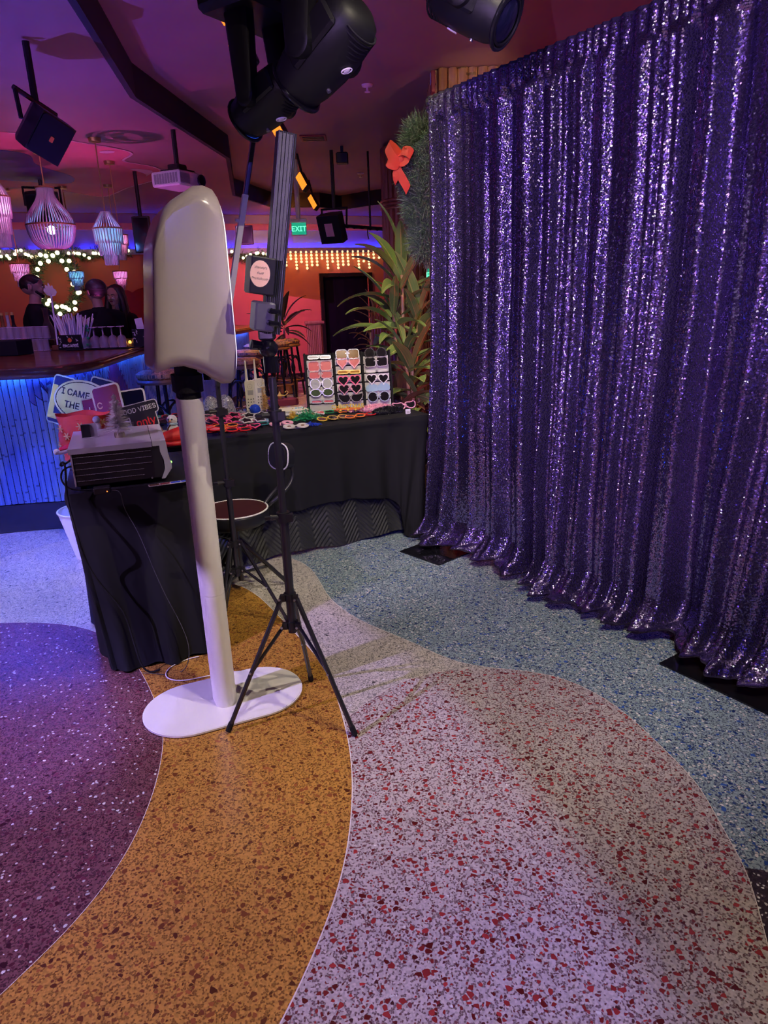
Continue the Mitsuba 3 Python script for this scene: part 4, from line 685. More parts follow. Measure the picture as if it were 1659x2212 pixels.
part(rd, 'nose', mv(trimesh.creation.icosphere(2, .006), *(rdo + [-.003, -.042, .026])), 'black', True)
for i, (x, y, m, s_) in enumerate(((340, 905, 'green', 'star'), (362, 910, 'black', 'round'), (330, 912, 'bluegrey', 'heart'), (376, 902, 'red', 'round'), (352, 917, 'black', 'cat'))):
    glasses(lay(x, y, i * 17 - 30, .01), s_, m, 'lensdark', f'{["green star", "black round", "pale blue heart", "red round", "black cat-eye"][i]} novelty glasses just right of the printer')
# ---- sign props standing behind the printer
def sign(lab, cx_, cy, Y, poly, lean, m1, m2, border=.012, yaw=0, roll=0, lines=()):
    o = aty(cx_, cy, Y); n = unit(np.array([math.sin(math.radians(yaw)) * -1, -math.cos(math.radians(yaw)), lean])); X = unit(np.cross([0, 0, 1], n)); Z = np.cross(n, X)
    c, s = math.cos(math.radians(roll)), math.sin(math.radians(roll)); X, Z = X * c + Z * s, Z * c - X * s
    k = thing('sign_prop', lab, 'sign', 'cut-out sign props behind the printer'); f = lambda m, d=0: fr(m, o + n * d, X, Z, n)
    part(k, 'board', f(ext(poly, .005, -.005)), m1, False); part(k, 'face', f(ext(poly.buffer(-border), .0006)), m2, False)
    for L in lines:
        if L[0] == 'ring': part(k, 'outline', f(ext(poly.buffer(-L[1]).difference(poly.buffer(-L[1] - L[2])), .0005, .0007)), L[3], False)
        else: part(k, 'lettering', f(mv(txt(L[0], L[3], .0008), L[1], L[2], .0007, rz=L[5] if len(L) > 5 else 0)), L[4], False)
    k2 = k; part(k, 'stick', f(ext(sg.box(-.008, -.26, .008, -.02), .005, -.011)), 'beige', False); return k
sign('black sign prop with big yellow block letters behind the oval one', 175, 868, 3.62, shapely.union_all([shapely.affinity.translate(rrect(.13, .26, .02), -.12, -.02), shapely.affinity.translate(rrect(.14, .13, .02), .10, .085), rrect(.30, .09, .02)]), .25, 'gray85', 'black', .008, 12, -14, [('L', -.125, -.12, .17, 'yellow'), ('OSE', .10, .055, .055, 'yellow')])
sign('white oval sign prop reading I CAME FOR THE', 180, 868, 3.50, ngon(.165, .108, 40), .25, 'whitematte', 'whitematte', .006, 8, -13, [('ring', .010, .004, 'black'), ('I CAME FOR', .0, .018, .0315, 'black'), ('THE', -.058, -.045, .0315, 'black')])
sign('small dark red sign prop between the oval sign and the maroon square', 193, 886, 3.44, rrect(.075, .12, .008), .2, 'gray85', 'darkred', .007, 10, 10, [('L', .012, -.02, .034, 'white')])
sign('maroon square sign prop with rounded corners behind the white tree', 233, 868, 3.40, rrect(.15, .17, .022), .2, 'whitematte', 'maroon', .009, 5, 12, [('C', -.045, -.025, .03, 'tan')])
sign('dark rounded square sign prop above the GOOD VIBES sign', 286, 876, 3.40, rrect(.145, .16, .02), .2, 'whitematte', 'lens', .008, 3, 7, [('V', .02, -.03, .02, 'gold')])
sign('black sign prop reading GOOD VIBES only beside the white tree', 302, 897, 3.22, shapely.union_all([shapely.affinity.translate(rrect(.19, .062, .016), 0, .028), shapely.affinity.translate(rrect(.13, .09, .016), .012, -.025)]), .15, 'whitematte', 'black', .004, -4, 12, [('GOOD VIBES', -.004, .018, .0212, 'white'), ('only', .02, -.050, .034, 'red')])
wb = thing('waste_bin', 'pale tapered bin on the floor, half hidden behind the small printer table', 'bin')
part(wb, 'body', lathe([(0, .001), (.10, .001), (.105, .01), (.165, .30), (.160, .30), (.10, .015), (0, .012)], 28, (-1.80, 3.95, 0)), 'white', 40); part(wb, 'rim', mv(trimesh.creation.torus(.164, .006, 32, 8), -1.80, 3.95, .30), 'white', True)
# ================================================================ the bar
BZ = 1.12
rim_ = curve([atz(x, y, BZ)[:2] for x, y in ((-420, 822), (-150, 806), (0, 798), (100, 793), (169, 785), (235, 771), (318, 747), (420, 727), (520, 710), (572, 701))], 140)
rl = sg.LineString(rim_)
def off(d): g = rl.offset_curve(d); g = max(g.geoms, key=lambda q: q.length) if hasattr(g, 'geoms') else g; return g if np.linalg.norm(np.array(g.coords[0]) - rim_[0]) < np.linalg.norm(np.array(g.coords[-1]) - rim_[0]) else sg.LineString(list(g.coords)[::-1])
bl, inner = off(.27), off(.66)
mat('barwood', proc(lambda p, n, uv: mix((.05, .016, .010), (.12, .040, .020), fbm(p.x * 3 + 2 * noise(p.y * 2), p.y * 22, p.z * 20, octaves=4))), .12, spec=.6, clearcoat=.6)
mat('bamboopaint', proc(lambda p, n, uv: bamboo_mural(uv)), .55)
br = thing('bar_counter', 'curved bar with a polished wooden top and blue-lit bamboo front', 'bar')
part(br, 'counter_top', ext(sg.Polygon(list(rim_) + [(-2.5, 11.0), (-2.5, 7.6), (-2.42, 6.75), (-2.65, 6.3), (-5.6, 6.3)]).buffer(0), .045, BZ - .05), 'barwood', False)
part(br, 'rim', tube(np.c_[np.array(rl.offset_curve(.03).coords), np.full(len(rl.offset_curve(.03).coords), BZ - .032)], .036, 12), 'barwood', True, 'rounded glossy wooden rim')
bc = np.array([bl.interpolate(s).coords[0] for s in np.arange(0, bl.length, .04)])
bt_ = np.gradient(bc, axis=0); bt_ /= np.linalg.norm(bt_, axis=1, keepdims=True)
part(br, 'front_wall', ext(sg.LineString(bc).buffer(.01).union(sg.Polygon(list(bl.offset_curve(.0).coords) + list(off(.36).coords)[::-1]).buffer(0)), BZ - .06, .005), 'blackmatte', False)
part(br, 'kick_plate', ext(sg.LineString(bc).buffer(.014), .19, .003), 'black', False)
def pxof(p): c = RC.T @ (np.asarray(p) - EYE); return c[0] / c[2] * FPX + IW / 2
sx = np.array([pxof([*p, .9]) for p in bc])
s_at = lambda x: float(np.arange(len(bc))[np.argmin(np.where(np.arange(len(bc)) > 20, np.abs(sx - x), 1e9))] * .04)
VS, FS = s_at(243), s_at(170)
def bamboo_mural(uv):
    u, v = mi.Float(uv.x), mi.Float(uv.y)
    c = mix((.18, .28, .52), (.30, .44, .68), noise(u * 24.0, v * 2.2)) * (.8 + .3 * noise(u * 150, v * 9))
    nd = v * 2.2 + cell_rand(dr.floor(u * 25)) * 3; node = dr.abs(nd - dr.floor(nd) - .5); c = c * dr.select(node > .488, .45, 1.0)
    a = dr.abs(u - VS); h = 1.12 - a * 1.15                                       # volcano
    rough_ = .46 + .09 * dr.sin(u * 17) + .05 * dr.sin(u * 41)
    inv = (v < h) & (a < .62) & (v > rough_ - .22 * (1 - a)) ; low = inv & (v < rough_ + .10)
    c = dr.select(inv, mi.Color3f(.24, .06, .15) * (.8 + .4 * noise(u * 14, v * 10)), c); c = dr.select(low, mi.Color3f(.02, .015, .04), c)
    c = dr.select(inv & (dr.abs(v - h) < .02), mi.Color3f(.10, .06, .14), c)
    f = dr.abs(dr.sin((u - FS) * 15 + .7 * dr.sin(v * 18))); fl = (dr.abs(u - FS) < .62) & (v > .78 + .22 * f)   # flames below the rim
    c = dr.select(fl, mi.Color3f(.12, .12, .26), c); c = dr.select((dr.abs(u - FS) < .62) & (dr.abs(v - .78 - .22 * f) < .012), mi.Color3f(.02, .02, .06), c)
    d = dr.sqrt((u - VS - 1.15) ** 2 + (v - .82) ** 2); sw = dr.sin(d * 46 + 2.0 * dr.atan2(v - .82, u - VS - 1.15)); c = dr.select((d < .42), dr.select(sw > .2, mi.Color3f(.16, .24, .42), mi.Color3f(.40, .50, .62)), c)
    return c
for i in range(len(bc)):
    p = bc[i]; t = np.r_[bt_[i], 0]; n_ = np.array([bt_[i][1], -bt_[i][0], 0]); a = np.linspace(0, np.pi, 6); z = [.20, BZ - .055]
    V = np.array([[*(p + (np.cos(q) * .0195) * t[:2] + (np.sin(q) * .012) * n_[:2] + .008 * n_[:2]), zz_] for zz_ in z for q in a]); m = grid(V.reshape(2, 6, 3))
    if (m.face_normals @ n_).mean() < 0: m.invert()
    part(br, 'bamboo_slat', m, 'bamboopaint', True, uv=np.array([[i * .04 - np.cos(q) * .0195, zz_] for zz_ in z for q in a]))
led = off(.19); lpts = np.array([led.interpolate(s).coords[0] for s in np.arange(.05, led.length, .16)])
k = part(br, 'led_strip', tube(np.c_[lpts, np.full(len(lpts), BZ - .062)], .007, 6), 'white', False, 'blue LED strip under the rim'); scene[k] = glow(scene[k], (.012, .07, 1), 130, 3)
# ---- things on the counter
def onbar(x, y):
    p = atz(x, y, BZ - .004)
    if p[1] > 6.0: p = aty(x, 755, 6.05 - .006 * (y - 735)); p[2] = BZ - .004
    return p
mat('glassrim', (.70, .60, .68), .12, .0, .9)
def gl_rocks(): return lathe([(.0, .004), (.030, .004), (.034, .10), (.0325, .10), (.0285, .008), (0, .008)][::-1], 14)
def gl_wine(): return lathe([(.033, 0), (.040, .05), (.030, .085), (.005, .10), (.0035, .16), (.033, .168), (.033, .170), (0, .172)], 16)
g1, g2 = shape(gl_rocks(), 'barglass', True), shape(gl_wine(), 'barglass', True)
g1r = shape([mv(trimesh.creation.torus(.0332, .0018, 20, 6), 0, 0, .100), mv(trimesh.creation.torus(.030, .0022, 20, 6), 0, 0, .006)], 'glassrim', True); g2r = shape([mv(trimesh.creation.torus(.033, .0018, 20, 6), 0, 0, .169), rod([0, 0, .09], [0, 0, .165], .0035, n=6), mv(trimesh.creation.torus(.033, .0016, 20, 6), 0, 0, .002)], 'glassrim', True)
for r in range(2):
    for i in range(7):
        o = onbar(12 + i * 15.2 + r * 2, 742 - i * .25) + [0, 0, .104 * r]; to_ = T().translate(o.tolist()).translate([0, 0, .104]).rotate([1, 0, 0], 180)
        k = thing('rocks_glass', f'clear rocks glass, {ordn[i]} from the left in the {["lower", "upper"][r]} row stacked on the bar', 'glass', 'upside-down rocks glasses on the bar'); part(k, 'bowl', {**g1, 'to_world': to_}, ''); part(k, 'rim', {**g1r, 'to_world': to_}, '', label='bright glass rim')
for i in range(9):
    o = onbar(188 + (i % 5) * 19.5 + (i // 5) * 9, 741 - (i % 5) * .9) + [0, .12 * (i // 5), 0]; to_ = T().translate((o + [0, 0, .010]).tolist())
    k = thing('wine_glass', f'upside-down stemmed glass, {ordn[i % 5]} from the left in the {["front", "back"][i // 5]} row right of the straws', 'glass', 'upside-down wine glasses on the bar'); part(k, 'bowl', {**g2, 'to_world': to_}, ''); part(k, 'stem', {**g2r, 'to_world': to_}, '', label='bright stem and rim')
solo('bar_mat', 'black rubber bar mat under the wine glasses', 'mat', fr(box(.62, .20, .008, (0, 0, .005), .002), onbar(232, 739), [.99, .12, 0], [-.12, .99, 0], [0, 0, 1]), 'blackmatte', False)
for i, (x, y) in enumerate(((283, 728), (297, 724))):
    k = thing('tea_light', ['orange tea light glowing on the bar beside the wine glasses', 'second orange tea light, nearer the black napkin holder'][i], 'candle'); o = onbar(x, y)
    part(k, 'cup', lathe([(.020, .002), (.026, .002), (.032, .06), (.034, .075), (.032, .075), (.028, .05), (.020, .004)], 14, o), 'glass', True); q = part(k, 'flame', mv(trimesh.creation.icosphere(2, .013), *(o + [0, 0, .045])), 'orange', True); scene[q] = glow(scene[q], (1, .35, .04), 6, .05)
bxx = unit([.98, -.18, 0]); byy = unit([.18, .98, 0])
def caddy(lab, x, y, w, d, h, straws, front=None):
    k = thing('napkin_caddy', lab, 'caddy'); o = onbar(x, y) + byy * d / 2; f = lambda m: fr(m, o, bxx, byy, [0, 0, 1])
    part(k, 'box', f([box(w, .006, h, (0, -d / 2, h / 2 + .001)), box(w, .006, h * 1.2, (0, d / 2, h * .6 + .001)), box(.006, d, h, (-w / 2, 0, h / 2 + .001)), box(.006, d, h, (w / 2, 0, h / 2 + .001)), box(w, d, .006, (0, 0, .004))]), 'black', False)
    for i in range(22): a = rng.uniform(-1, 1); b = rng.uniform(.08, .92); part(k, 'leaf_print', f(fr(ext(ngon(.011, .0032, 10), .0004), [a * w * .46, -d / 2 - .0035, b * h], [math.cos(i * 1.7), 0, math.sin(i * 1.7)], [-math.sin(i * 1.7), 0, math.cos(i * 1.7)], [0, -1, 0])), 'gray85', False) if abs(a) > .42 or b > .8 else None
    if front:
        part(k, 'emblem', f(fr(ext(ngon(.019), .0005), [0.01, -d / 2 - .0035, h * .66], [1, 0, 0], [0, 0, 1], [0, -1, 0])), 'orange', False, 'round orange emblem'); part(k, 'lettering', f(fr(txt(front, .024, .0008), [0.012, -d / 2 - .0035, h * .2], [1, 0, 0], [0, 0, 1], [0, -1, 0])), 'white', False)
    for i in range(straws):
        a, b = rng.uniform(-.42, .42, 2); o2 = np.array([a * w, b * d, .01]); e2 = o2 + [a * w * .9 + rng.normal(0, .02), rng.normal(0, .02), .26 + rng.uniform(-.03, .03)]
        part(k, 'straw', f(rod(o2, e2, .006, n=6)), 'whitematte', 40)
    return k, f
caddy('black leaf-printed napkin caddy with an orange emblem, full of white paper straws', 152, 748, .20, .14, .125, 46, 'BACARDÍ')
k, f = caddy('small black leaf-printed napkin holder with a white card near the booth head', 308, 736, .15, .12, .15, 0)
part(k, 'card', f(fr(box(.07, .002, .10, (0, 0, .0)), [-.03, 0, .19], unit([1, 0, .15]), [0, 1, 0], unit([-.15, 0, 1]))), 'white', False)
solo('box', 'dark blue-grey box on the left end of the bar counter', 'box', fr(box(.34, .22, .115, (0, .11, .0585), .004), onbar(-5, 770), [.995, -.1, 0], [.1, .995, 0], [0, 0, 1]), 'blackmatte', 30)
solo('box', 'low dark caddy tray between the rocks glasses and the straw caddy', 'box', fr(box(.12, .08, .045, (0, .04, .023), .003), onbar(112, 742), bxx, byy, [0, 0, 1]), 'brown', 30)
BPROF = [(0, 0), (.032, 0), (.036, .01), (.036, .16), (.030, .19), (.013, .22), (.012, .28), (.014, .285), (.014, .30), (0, .30)]
for i, (x, y, m, lab) in enumerate(((4, 722, 'lensdark', 'dark liquor bottle leftmost behind the rocks glasses'), (17, 720, 'lensbrown', 'brown liquor bottle behind the left rocks glasses'), (29, 719, 'lensclear', 'clear liquor bottle behind the left rocks glasses'), (40, 718, 'lensdark', 'dark bottle beside the bartender with folded arms'))):
    k = thing('bottle', lab, 'bottle'); o = onbar(x, y); part(k, 'body', lathe(BPROF, 16, o), m, 40); part(k, 'label', lathe([(.0365, .05), (.0368, .05), (.0368, .12), (.0365, .12)], 16, o), 'tan', 40); part(k, 'cap', lathe([(0, .30), (.015, .30), (.015, .325), (0, .325)], 10, o), 'gold', 40)
k = thing('carafe', 'tall clear glass carafe beside the straw caddy', 'carafe'); o = onbar(112, 735); part(k, 'vessel', lathe([(.0, .003), (.05, .003), (.055, .02), (.05, .18), (.022, .25), (.020, .33), (.028, .35), (.027, .352), (.018, .33), (.020, .25), (.047, .18), (.051, .02), (0, .008)], 18, o), 'glass', True); part(k, 'drink', lathe([(0, .010), (.049, .010), (.0505, .02), (.049, .09), (0, .09)], 18, o), 'lensamber', True)
k = thing('fan_stirrer', 'white fan-shaped palm leaf on a tall stick rising above the bar', 'ornament'); o = onbar(126, 738); tp = o + [.02, .0, .46]
part(k, 'stick', rod(o, tp, .008, n=8), 'whitematte'); part(k, 'leaf', fr(ext(sg.Polygon([(0, -.02), (.035, -.01), (.055, .02), (.045, .045), (.035, .04), (.03, .075), (.012, .06), (.0, .095), (-.012, .06), (-.03, .075), (-.035, .04), (-.045, .045), (-.055, .02), (-.035, -.01)]), .004), tp, [1, 0, -.1], unit([-.1, 0, 1]), [0, -1, 0]), 'cream', False)
k = thing('plant_sprig', 'green herb sprig standing among the wine glasses', 'plant'); o = onbar(190, 742)
for i in range(26): a = rng.uniform(0, 6.28); z = rng.uniform(.02, .22); part(k, 'leaf', mv(trimesh.creation.icosphere(1, 1), *(o + [.025 * math.cos(a), .025 * math.sin(a), z]), s=(.014, .006, .012)), 'green', True)
# ---- bar stools
mat('leopard', proc(lambda p, n, uv: dr.select((lambda v: (v[0] > .28) & (v[0] < .52) & (v[2] > .2))(voronoi(p.x * 62 + 2 * noise(p.x * 30, p.y * 30), p.y * 62)), mi.Color3f(.05, .025, .015), mix((.45, .20, .06), (.60, .30, .10), fbm(p.x * 9, p.y * 9)))), .7)
def stool(x, y, Y, lab, h=None):
    o = aty(x, y, Y); h = o[2]; o = np.array([o[0], o[1], 0.])
    k = thing('bar_stool', lab, 'stool', 'cane bar stools along the bar')
    part(k, 'seat', lathe([(0, h - .085), (.17, h - .085), (.195, h - .06), (.195, h - .035), (.15, h - .008), (0, h)], 28, o), 'leopard', 50, 'leopard-print padded seat'); part(k, 'seat_ring', [lathe([(.15, h - .12), (.19, h - .12), (.2, h - .10), (.19, h - .08), (.15, h - .085)], 28, o)], 'brown', 50)
    for a in np.arange(4) * np.pi / 2 + .5:
        c, s = math.cos(a), math.sin(a); part(k, 'leg', tube([o + [.15 * c, .15 * s, h - .1], o + [.19 * c, .19 * s, h * .5], o + [.235 * c, .235 * s, .002]], .017, 8), 'blackgloss', True)
        a2 = a + np.pi / 2; p1, p2 = np.array([.175 * c, .175 * s, h * .48]), np.array([.175 * math.cos(a2), .175 * math.sin(a2), h * .48])
        part(k, 'arch', tube(curve([o + p1 + [0, 0, -.05], o + p1 * [.9, .9, 1] + [0, 0, .12], o + (p1 + p2) / 2 + [0, 0, .20], o + p2 * [.9, .9, 1] + [0, 0, .12], o + p2 + [0, 0, -.05]], 14), .011, 6), 'blackgloss', True)
    part(k, 'foot_ring', mv(trimesh.creation.torus(.205, .012, 28, 8), *(o + [0, 0, h * .30])), 'brown', True); return k
stool(343, 797, 6.0, 'cane bar stool nearest the camera, half behind the booth pole')
stool(523, 772, 7.9, 'leopard-print bar stool seen just right of the booth head, nearest of that row'); stool(538, 754, 8.8, 'second leopard-print bar stool right of the booth head'); stool(556, 741, 9.6, 'third leopard-print bar stool, mostly behind the near light stand')
stool(596, 737, 10.2, 'leopard-print bar stool right of the near light stand'); stool(620, 731, 10.9, 'farthest leopard-print bar stool at the end of the bar')
# ================================================================ people behind the bar
def person(label, o, yaw, H_, arms, hairf, shirt='shirt', sleeve=.5, beard=False, cap=False, lash=False, wide=1.0):
    """Local frame: x to the figure's left, y the way it faces, z up; scaled from 1.75 m."""
    k = thing('person', label, 'person'); s = H_ / 1.75; c, sn_ = math.cos(math.radians(yaw)), math.sin(math.radians(yaw))
    f = lambda m: fr(m, o, np.array([c, sn_, 0]) * s, np.array([-sn_, c, 0]) * s, np.array([0, 0, 1.]) * s)
    P = lambda *v: np.array(v, float); W_ = wide; bones = []
    bones += [[(P(0, 0, .98), .125 * W_), (P(0, .01, 1.16), .118 * W_), (P(0, .012, 1.32), .128 * W_), (P(0, 0, 1.43), .085)], [(P(-.075 * W_, 0, 1.27), .105 * W_), (P(.075 * W_, 0, 1.27), .105 * W_)], [(P(-.155 * W_, -.01, 1.405), .06), (P(0, -.01, 1.44), .06), (P(.155 * W_, -.01, 1.405), .06)], [(P(0, -.012, 1.44), .055), (P(0, .008, 1.56), .050)]]
    for q in (-1, 1): bones += [[(P(q * .085, 0, .95), .095), (P(q * .10, .015, .50), .058), (P(q * .11, -.01, .09), .042)], [(P(q * .11, -.03, .045), .04), (P(q * .125, .12, .03), .033)]]
    arm_b = []
    for q, (el, wr, hd) in zip((-1, 1), arms):
        S_, E_, R_, D_ = P(q * .185 * W_, -.01, 1.395), P(*el), P(*wr), P(*hd); bones += [[(S_, .052), (E_, .040), (R_, .029)], [(R_, .028), ((R_ + D_) / 2, .034), (D_, .026)]]; arm_b.append((S_, E_, R_))
        dv = unit(D_ - R_); sd = unit(np.cross(dv, [0, 0, 1]) + 1e-6)
        for j in range(4): b0 = D_ + sd * (j - 1.5) * .017; bones.append([(b0 - dv * .015, .010), (b0 + dv * (.035 + .008 * (j in (1, 2))) - [0, 0, .004], .009), (b0 + dv * (.06 + .010 * (j in (1, 2))) - [0, 0, .016], .008)])
        bones.append([(R_ + dv * .025 + sd * .02, .012), (R_ + dv * .06 + sd * .045, .009)])
    # head: skull, jaw, nose, ears, brow
    bones += [[(P(0, -.022, 1.665), .088), (P(0, .012, 1.672), .085)], [(P(0, .030, 1.605), .058), (P(0, .052, 1.578), .036)], [(P(-.02, .055, 1.622), .042), (P(.02, .055, 1.622), .042)], [(P(0, .092, 1.648), .009), (P(0, .112, 1.622), .013)], [(P(-.03, .078, 1.664), .018), (P(.03, .078, 1.664), .018)]]
    for q in (-1, 1): bones.append([(P(q * .085, -.005, 1.655), .014), (P(q * .088, -.012, 1.628), .010)])
    part(k, 'body', f(blob(bones, .022, 5)), 'skin', True)
    for q in (-1, 1):
        part(k, 'eye', f(mv(trimesh.creation.icosphere(2, 1), q * .032, .0865, 1.648, s=(.013, .009, .008))), 'eye', True); part(k, 'pupil', f(mv(trimesh.creation.icosphere(1, .0052), q * .032, .0935, 1.648)), 'hair', True)
        part(k, 'eyebrow', f(tube([P(q * .014, .095, 1.664), P(q * .032, .096, 1.669), P(q * .05, .088, 1.663)], .0042, 6)), 'hair', True)
    part(k, 'mouth', f(mv(trimesh.creation.icosphere(2, 1), 0, .088, 1.594, s=(.022, .008, .007))), 'maroon', True)
    # clothing
    inf = lambda r: r + .012
    sb = [[(P(0, 0, .93), .142 * W_), (P(0, .01, 1.16), .132 * W_), (P(0, .012, 1.32), .140 * W_), (P(0, -.004, 1.425), .092)], [(P(-.075 * W_, 0, 1.27), .118 * W_), (P(.075 * W_, 0, 1.27), .118 * W_)], [(P(-.155 * W_, -.01, 1.400), .072), (P(0, -.01, 1.43), .068), (P(.155 * W_, -.01, 1.400), .072)]]
    for S_, E_, R_ in arm_b:
        sb.append([(S_, .066), (S_ + (E_ - S_) * min(1, sleeve * 1.6), .058)])
        if sleeve > .7: sb.append([(E_, .054), (E_ + (R_ - E_) * .85, .042)])
    part(k, 'shirt', f(blob(sb, .025, 4)), shirt, True)
    part(k, 'trousers', f(blob([[(P(0, 0, .96), .140 * W_), (P(0, 0, .90), .14 * W_)]] + [[(P(q * .085, 0, .93), .108), (P(q * .10, .015, .50), .074), (P(q * .11, -.01, .07), .062)] for q in (-1, 1)], .03, 4)), 'black', True)
    hairf(k, f, P)
    return k
def short_hair(k, f, P):
    m = trimesh.creation.icosphere(3, 1); v = m.vertices; keep = lambda fc: True
    v2 = v * [.093, .105, .094] + [0, -.008, 1.672]; fm = np.all((v2[m.faces][:, :, 2] > 1.665 + .9 * np.maximum(v2[m.faces][:, :, 1] - .03, 0)) | (v2[m.faces][:, :, 1] < -.035), axis=1) & np.all(v2[m.faces][:, :, 2] > 1.60, axis=1)
    part(k, 'hair', f(trimesh.Trimesh(v2, m.faces[fm], process=False)), 'hair', True)
    part(k, 'beard', f(blob([[(P(-.052, .03, 1.605), .014), (P(-.032, .062, 1.582), .018), (P(0, .070, 1.568), .022), (P(.032, .062, 1.582), .018), (P(.052, .03, 1.605), .014)]], .012, 4)), 'hair', True)
def capped(k, f, P):
    m = trimesh.creation.icosphere(3, 1); v2 = m.vertices * [.099, .112, .092] + [0, -.008, 1.680]; fm = np.all(v2[m.faces][:, :, 2] > 1.668, axis=1)
    part(k, 'cap', f([trimesh.Trimesh(v2, m.faces[fm], process=False), tube(np.stack([.0985 * np.cos(np.linspace(0, 6.2832, 30, False)), -.008 + .1115 * np.sin(np.linspace(0, 6.2832, 30, False)), np.full(30, 1.672)], 1), .006, 6, True)]), 'black', True)
    part(k, 'cap_brim', f(fr(ext(ngon(.078, .075, 24).intersection(sg.box(-1, -.01, 1, 1)), .006), [0, .078, 1.672], [1, 0, 0], unit([0, 1, -.18]), unit([0, .18, 1]))), 'black', 30)
    part(k, 'hair', f(trimesh.Trimesh(m.vertices * [.094, .104, .085] + [0, -.016, 1.652], m.faces[np.all((m.vertices[m.faces][:, :, 1] < .05) & (m.vertices[m.faces][:, :, 2] > -.55), axis=1)], process=False)), 'hair', True)
def long_hair(k, f, P):
    part(k, 'hair', f(blob([[(P(0, -.02, 1.685), .098), (P(0, -.045, 1.62), .095), (P(0, -.07, 1.45), .10), (P(0, -.085, 1.28), .07)], [(P(.05, .02, 1.715), .045), (P(.092, .012, 1.62), .035), (P(.115, .03, 1.45), .042), (P(.12, .05, 1.30), .03)], [(P(-.05, .02, 1.715), .045), (P(-.092, .012, 1.62), .035), (P(-.115, .03, 1.45), .042), (P(-.12, .05, 1.30), .03)]], .016, 5)), 'hair', True)
def feet(x, y, Y): p = aty(x, y, Y); return np.array([p[0], p[1], 0]), p[2]
o, H1 = feet(66, 596, 6.9); person('bartender in a black T-shirt with short hair and a beard, facing right behind the bar', o, -68, H1, [((-.27, .02, 1.10), (-.10, .20, 1.08), (.0, .22, 1.10)), ((.27, .02, 1.10), (.10, .22, 1.05), (.0, .24, 1.04))], short_hair, wide=1.08)
o, H2 = feet(204, 607, 7.0); person('man in a black cap and T-shirt seen from behind at the middle of the bar', o, 55, H2, [((-.27, .03, 1.10), (-.22, .26, 1.06), (-.20, .33, 1.07)), ((.27, .03, 1.10), (.22, .26, 1.06), (.2, .33, 1.07))], capped, wide=1.15)
o, H3 = feet(247, 624, 7.7); person('woman with long dark hair in a black top, facing the camera behind the bar', o, 165, H3 + .02, [((-.24, .0, 1.11), (-.20, .2, 1.02), (-.18, .27, 1.02)), ((.24, .0, 1.11), (.2, .2, 1.02), (.18, .27, 1.02))], long_hair, sleeve=.9, wide=.92)
# ================================================================ ceiling fixtures
def axisf(o, d, up=(0, 0, 1)): z = unit(d); x = unit(np.cross(up, z)); return lambda m: fr(m, o, x, np.cross(z, x), z)
def moving_head(label, c, ax, up, base_c, sc=1.0, lensm='lens', lit=None):
    k = thing('moving_head_light', label, 'stage light', 'moving head lights hanging overhead'); f = axisf(c, ax, up)
    prof = [(0, -.17), (.055, -.168), (.085, -.15), (.105, -.11), (.112, -.05), (.112, .02), (.104, .09), (.094, .125), (.090, .15), (.080, .152), (.080, .145)]
    m = lathe(np.array(prof) * sc, 36); v = m.vertices; v[:, 0] *= 1.0; v[:, 1] *= .86; m.vertices = v; part(k, 'head', f(m), 'body', 40)
    part(k, 'front_ring', f(mv(trimesh.creation.torus(.088 * sc, .008 * sc, 36, 8), 0, 0, .145 * sc, s=1.0)), 'blackgloss', True)
    q = part(k, 'lens', f(lathe([(0, .158 * sc), (.05 * sc, .153 * sc), (.082 * sc, .14 * sc)], 28)), lensm, True)
    if lit: scene[q] = glow(scene[q], lit, .7, .15)
    for s in (-1, 1): part(k, 'fin_cover', f([box(.020 * sc, .085 * sc, .19 * sc, (s * .106 * sc, 0, -.03 * sc), .009 * sc)]), 'body', 30)
    for i in range(9): part(k, 'vent_rib', f(box(.006 * sc, .10 * sc, .006 * sc, (-.06 * sc + .0, .062 * sc, (-.14 + .014 * i) * sc), .002)) if 0 else f(mv(tube(curve([(-.07 * sc, -.052 * sc, 0), (-.03 * sc, -.088 * sc, 0), (.03 * sc, -.088 * sc, 0), (.07 * sc, -.052 * sc, 0)], 10), .0035, 5), z=(-.135 + .013 * i) * sc)), 'blackmatte', True)
    part(k, 'emblem', f(mv([mv(trimesh.creation.icosphere(2, .011), s=(1, 1, .3)), mv(trimesh.creation.torus(.018, .0026, 20, 6), s=(1, .55, 1), rz=30)], .0, -.0995 * sc, -.035 * sc, rx=90)), 'white', True, 'white ringed-planet emblem')
    part(k, 'screw', f(mv(trimesh.creation.cylinder(.007, .012, sections=12), 0, -.095 * sc, .05 * sc, rx=90)), 'steel', 40)
    x = f(trimesh.Trimesh([[1, 0, 0], [0, 0, 0], [0, 0, 1]], [[0, 1, 2]])).vertices; X_ = x[0] - x[1]
    for s in (-1, 1):
        a = c + X_ * s * .122 * sc; b = base_c + X_ * s * .112 * sc; w_ = unit(np.cross(unit(b - a), X_)); cyl = lambda o, r, hh: fr(trimesh.creation.cylinder(r, hh, sections=20), o, w_, unit(np.cross(X_, w_)), X_).vertices
        part(k, 'yoke_arm', hull(np.vstack([cyl(a, .045 * sc, .030), cyl(a, .036 * sc, .044), cyl(b, .062 * sc, .036), cyl(b, .05 * sc, .05)])), 'body', 40)
    part(k, 'base', fr(box(.34, .24, .13, (0, 0, .06), .02), base_c, X_, unit(np.cross([0, 0, 1], X_)), [0, 0, 1]), 'body', 30); part(k, 'clamp', rod(base_c + [0, 0, .12], [base_c[0], base_c[1], ZH - .02], .022), 'blackmetal')
    return k
ca, cb = aty(578, 218, 2.62), aty(702, 112, 2.42)
